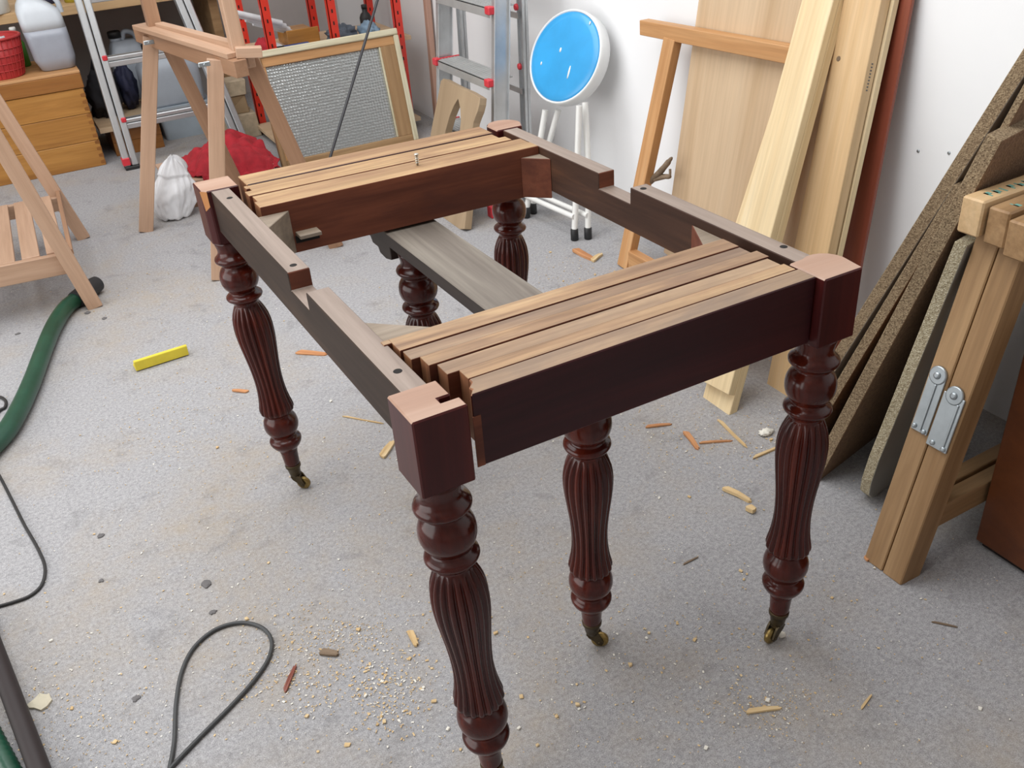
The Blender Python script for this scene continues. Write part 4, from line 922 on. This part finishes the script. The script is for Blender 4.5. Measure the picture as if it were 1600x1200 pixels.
# pale chips, indistinguishable little blocks
chips = [(517, 628), (678, 1097), (601, 1129), (560, 1078), (572, 1088), (590, 1133), (903, 1102), (901, 1070), (1010, 998), (1085, 1000), (1157, 893), (1162, 906), (1030, 779), (1077, 777), (775, 990), (767, 965), (811, 1139), (985, 1040), (1058, 973), (1153, 1043), (1103, 1170),
         (720, 1172), (640, 1030), (610, 1060), (662, 1075), (675, 1045), (543, 1165), (497, 1175), (300, 955), (430, 963), (386, 968), (113, 1107), (80, 1002), (180, 1160), (440, 640), (420, 880), (555, 600), (545, 545), (340, 700), (620, 610), (1190, 700), (1205, 688), (1218, 722), (1300, 935), (1531, 1108), (1014, 990),
         (960, 425), (880, 440), (905, 420), (930, 430), (860, 395), (1195, 1105), (1200, 1095), (840, 1165), (815, 1090), (870, 1120), (700, 1140), (585, 1010), (560, 985), (480, 1120)]
chip_rnd = random.Random(5)
for i, (u, v) in enumerate(chips):
    c_ = fl(u, v); s_ = chip_rnd.uniform(.0022, .0042); h_ = s_ * chip_rnd.uniform(.6, 1.1)
    mb = MB().box(-s_, s_, -s_ * .8, s_ * .8, 0, h_); mb.v = [q3 + Vector((chip_rnd.uniform(-1, 1), chip_rnd.uniform(-1, 1), 0)) * s_ * .35 for q3 in mb.v]
    M = Matrix.Translation(Vector((c_.x, c_.y, .0006))) @ Matrix.Rotation(chip_rnd.uniform(0, 6.3), 4, 'Z')
    tag(part('wood_chip', mb, 'chip_splinter' if i % 4 else 'white_crumb', M=M, bev=.0006), 'small pale wood chip lying on the grey carpet', 'wood chip', 'pale wood chips scattered over the carpet')
fc = fl(1221, 995)
tag(part('white_crumb', MB().blob((fc.x, fc.y, .005), (.008, .006, .005), 2, .3, 3, 14, 8), 'white_crumb'), 'white crumb on the carpet beside the right near caster', 'crumb')
fc = fl(1197, 678)
tag(part('crumb_heap', MB().blob((fc.x, fc.y, .005), (.018, .012, .007), 5, .6, 4, 20, 12, floor=.0005), 'white_crumb'), 'crumbly white plaster bit behind the near right leg', 'crumb')
# uncountable sawdust
sd = MB(); rs = random.Random(11)
def sprinkle(n, u, v, ru, rv, smin=.0005, smax=.0016):
    n = int(n * 2.2)
    for _ in range(n):
        a = rs.gauss(u, ru), rs.gauss(v, rv)
        if a[1] < 330: continue
        p_ = fl(*a)
        if not (-1.2 < p_.x < 1.45 and -.6 < p_.y < 4.2): continue
        L_ = rs.uniform(smin, smax) * (1.6 if rs.random() < .2 else 1); w_ = L_ * rs.uniform(.25, .8); th = rs.uniform(0, 3.14); c0, s0 = math.cos(th), math.sin(th); z_ = .0012 + rs.random() * .0018
        mi = 0 if rs.random() < .7 else 1
        sd.add([(p_.x + c0 * L_ - s0 * w_, p_.y + s0 * L_ + c0 * w_, z_), (p_.x - c0 * L_ - s0 * w_, p_.y - s0 * L_ + c0 * w_, z_ * .7), (p_.x - c0 * L_ + s0 * w_, p_.y - s0 * L_ - c0 * w_, z_), (p_.x + c0 * L_ + s0 * w_, p_.y + s0 * L_ - c0 * w_, z_ * .8), (p_.x, p_.y, .0002)],
               [(0, 1, 2, 3), (1, 0, 4), (2, 1, 4), (3, 2, 4), (0, 3, 4)], mi)
sprinkle(170, 610, 1080, 35, 40, .0007, .0024); sprinkle(140, 470, 1060, 50, 40, .0006, .002); sprinkle(120, 540, 990, 50, 16); sprinkle(160, 480, 1000, 90, 60); sprinkle(260, 100, 1120, 90, 70); sprinkle(450, 300, 800, 240, 200); sprinkle(160, 270, 660, 60, 40)
sprinkle(250, 1120, 680, 90, 40); sprinkle(350, 800, 1000, 250, 120); sprinkle(160, 1200, 1100, 60, 30); sprinkle(350, 1200, 1000, 300, 120); sprinkle(250, 700, 600, 250, 110); sprinkle(160, 900, 430, 60, 25); sprinkle(160, 250, 450, 120, 60)
tag(part('sawdust', sd, ['chip_splinter', 'white_crumb']), 'fine pale sawdust and crumbs scattered over the grey carpet', 'sawdust', kind='stuff')
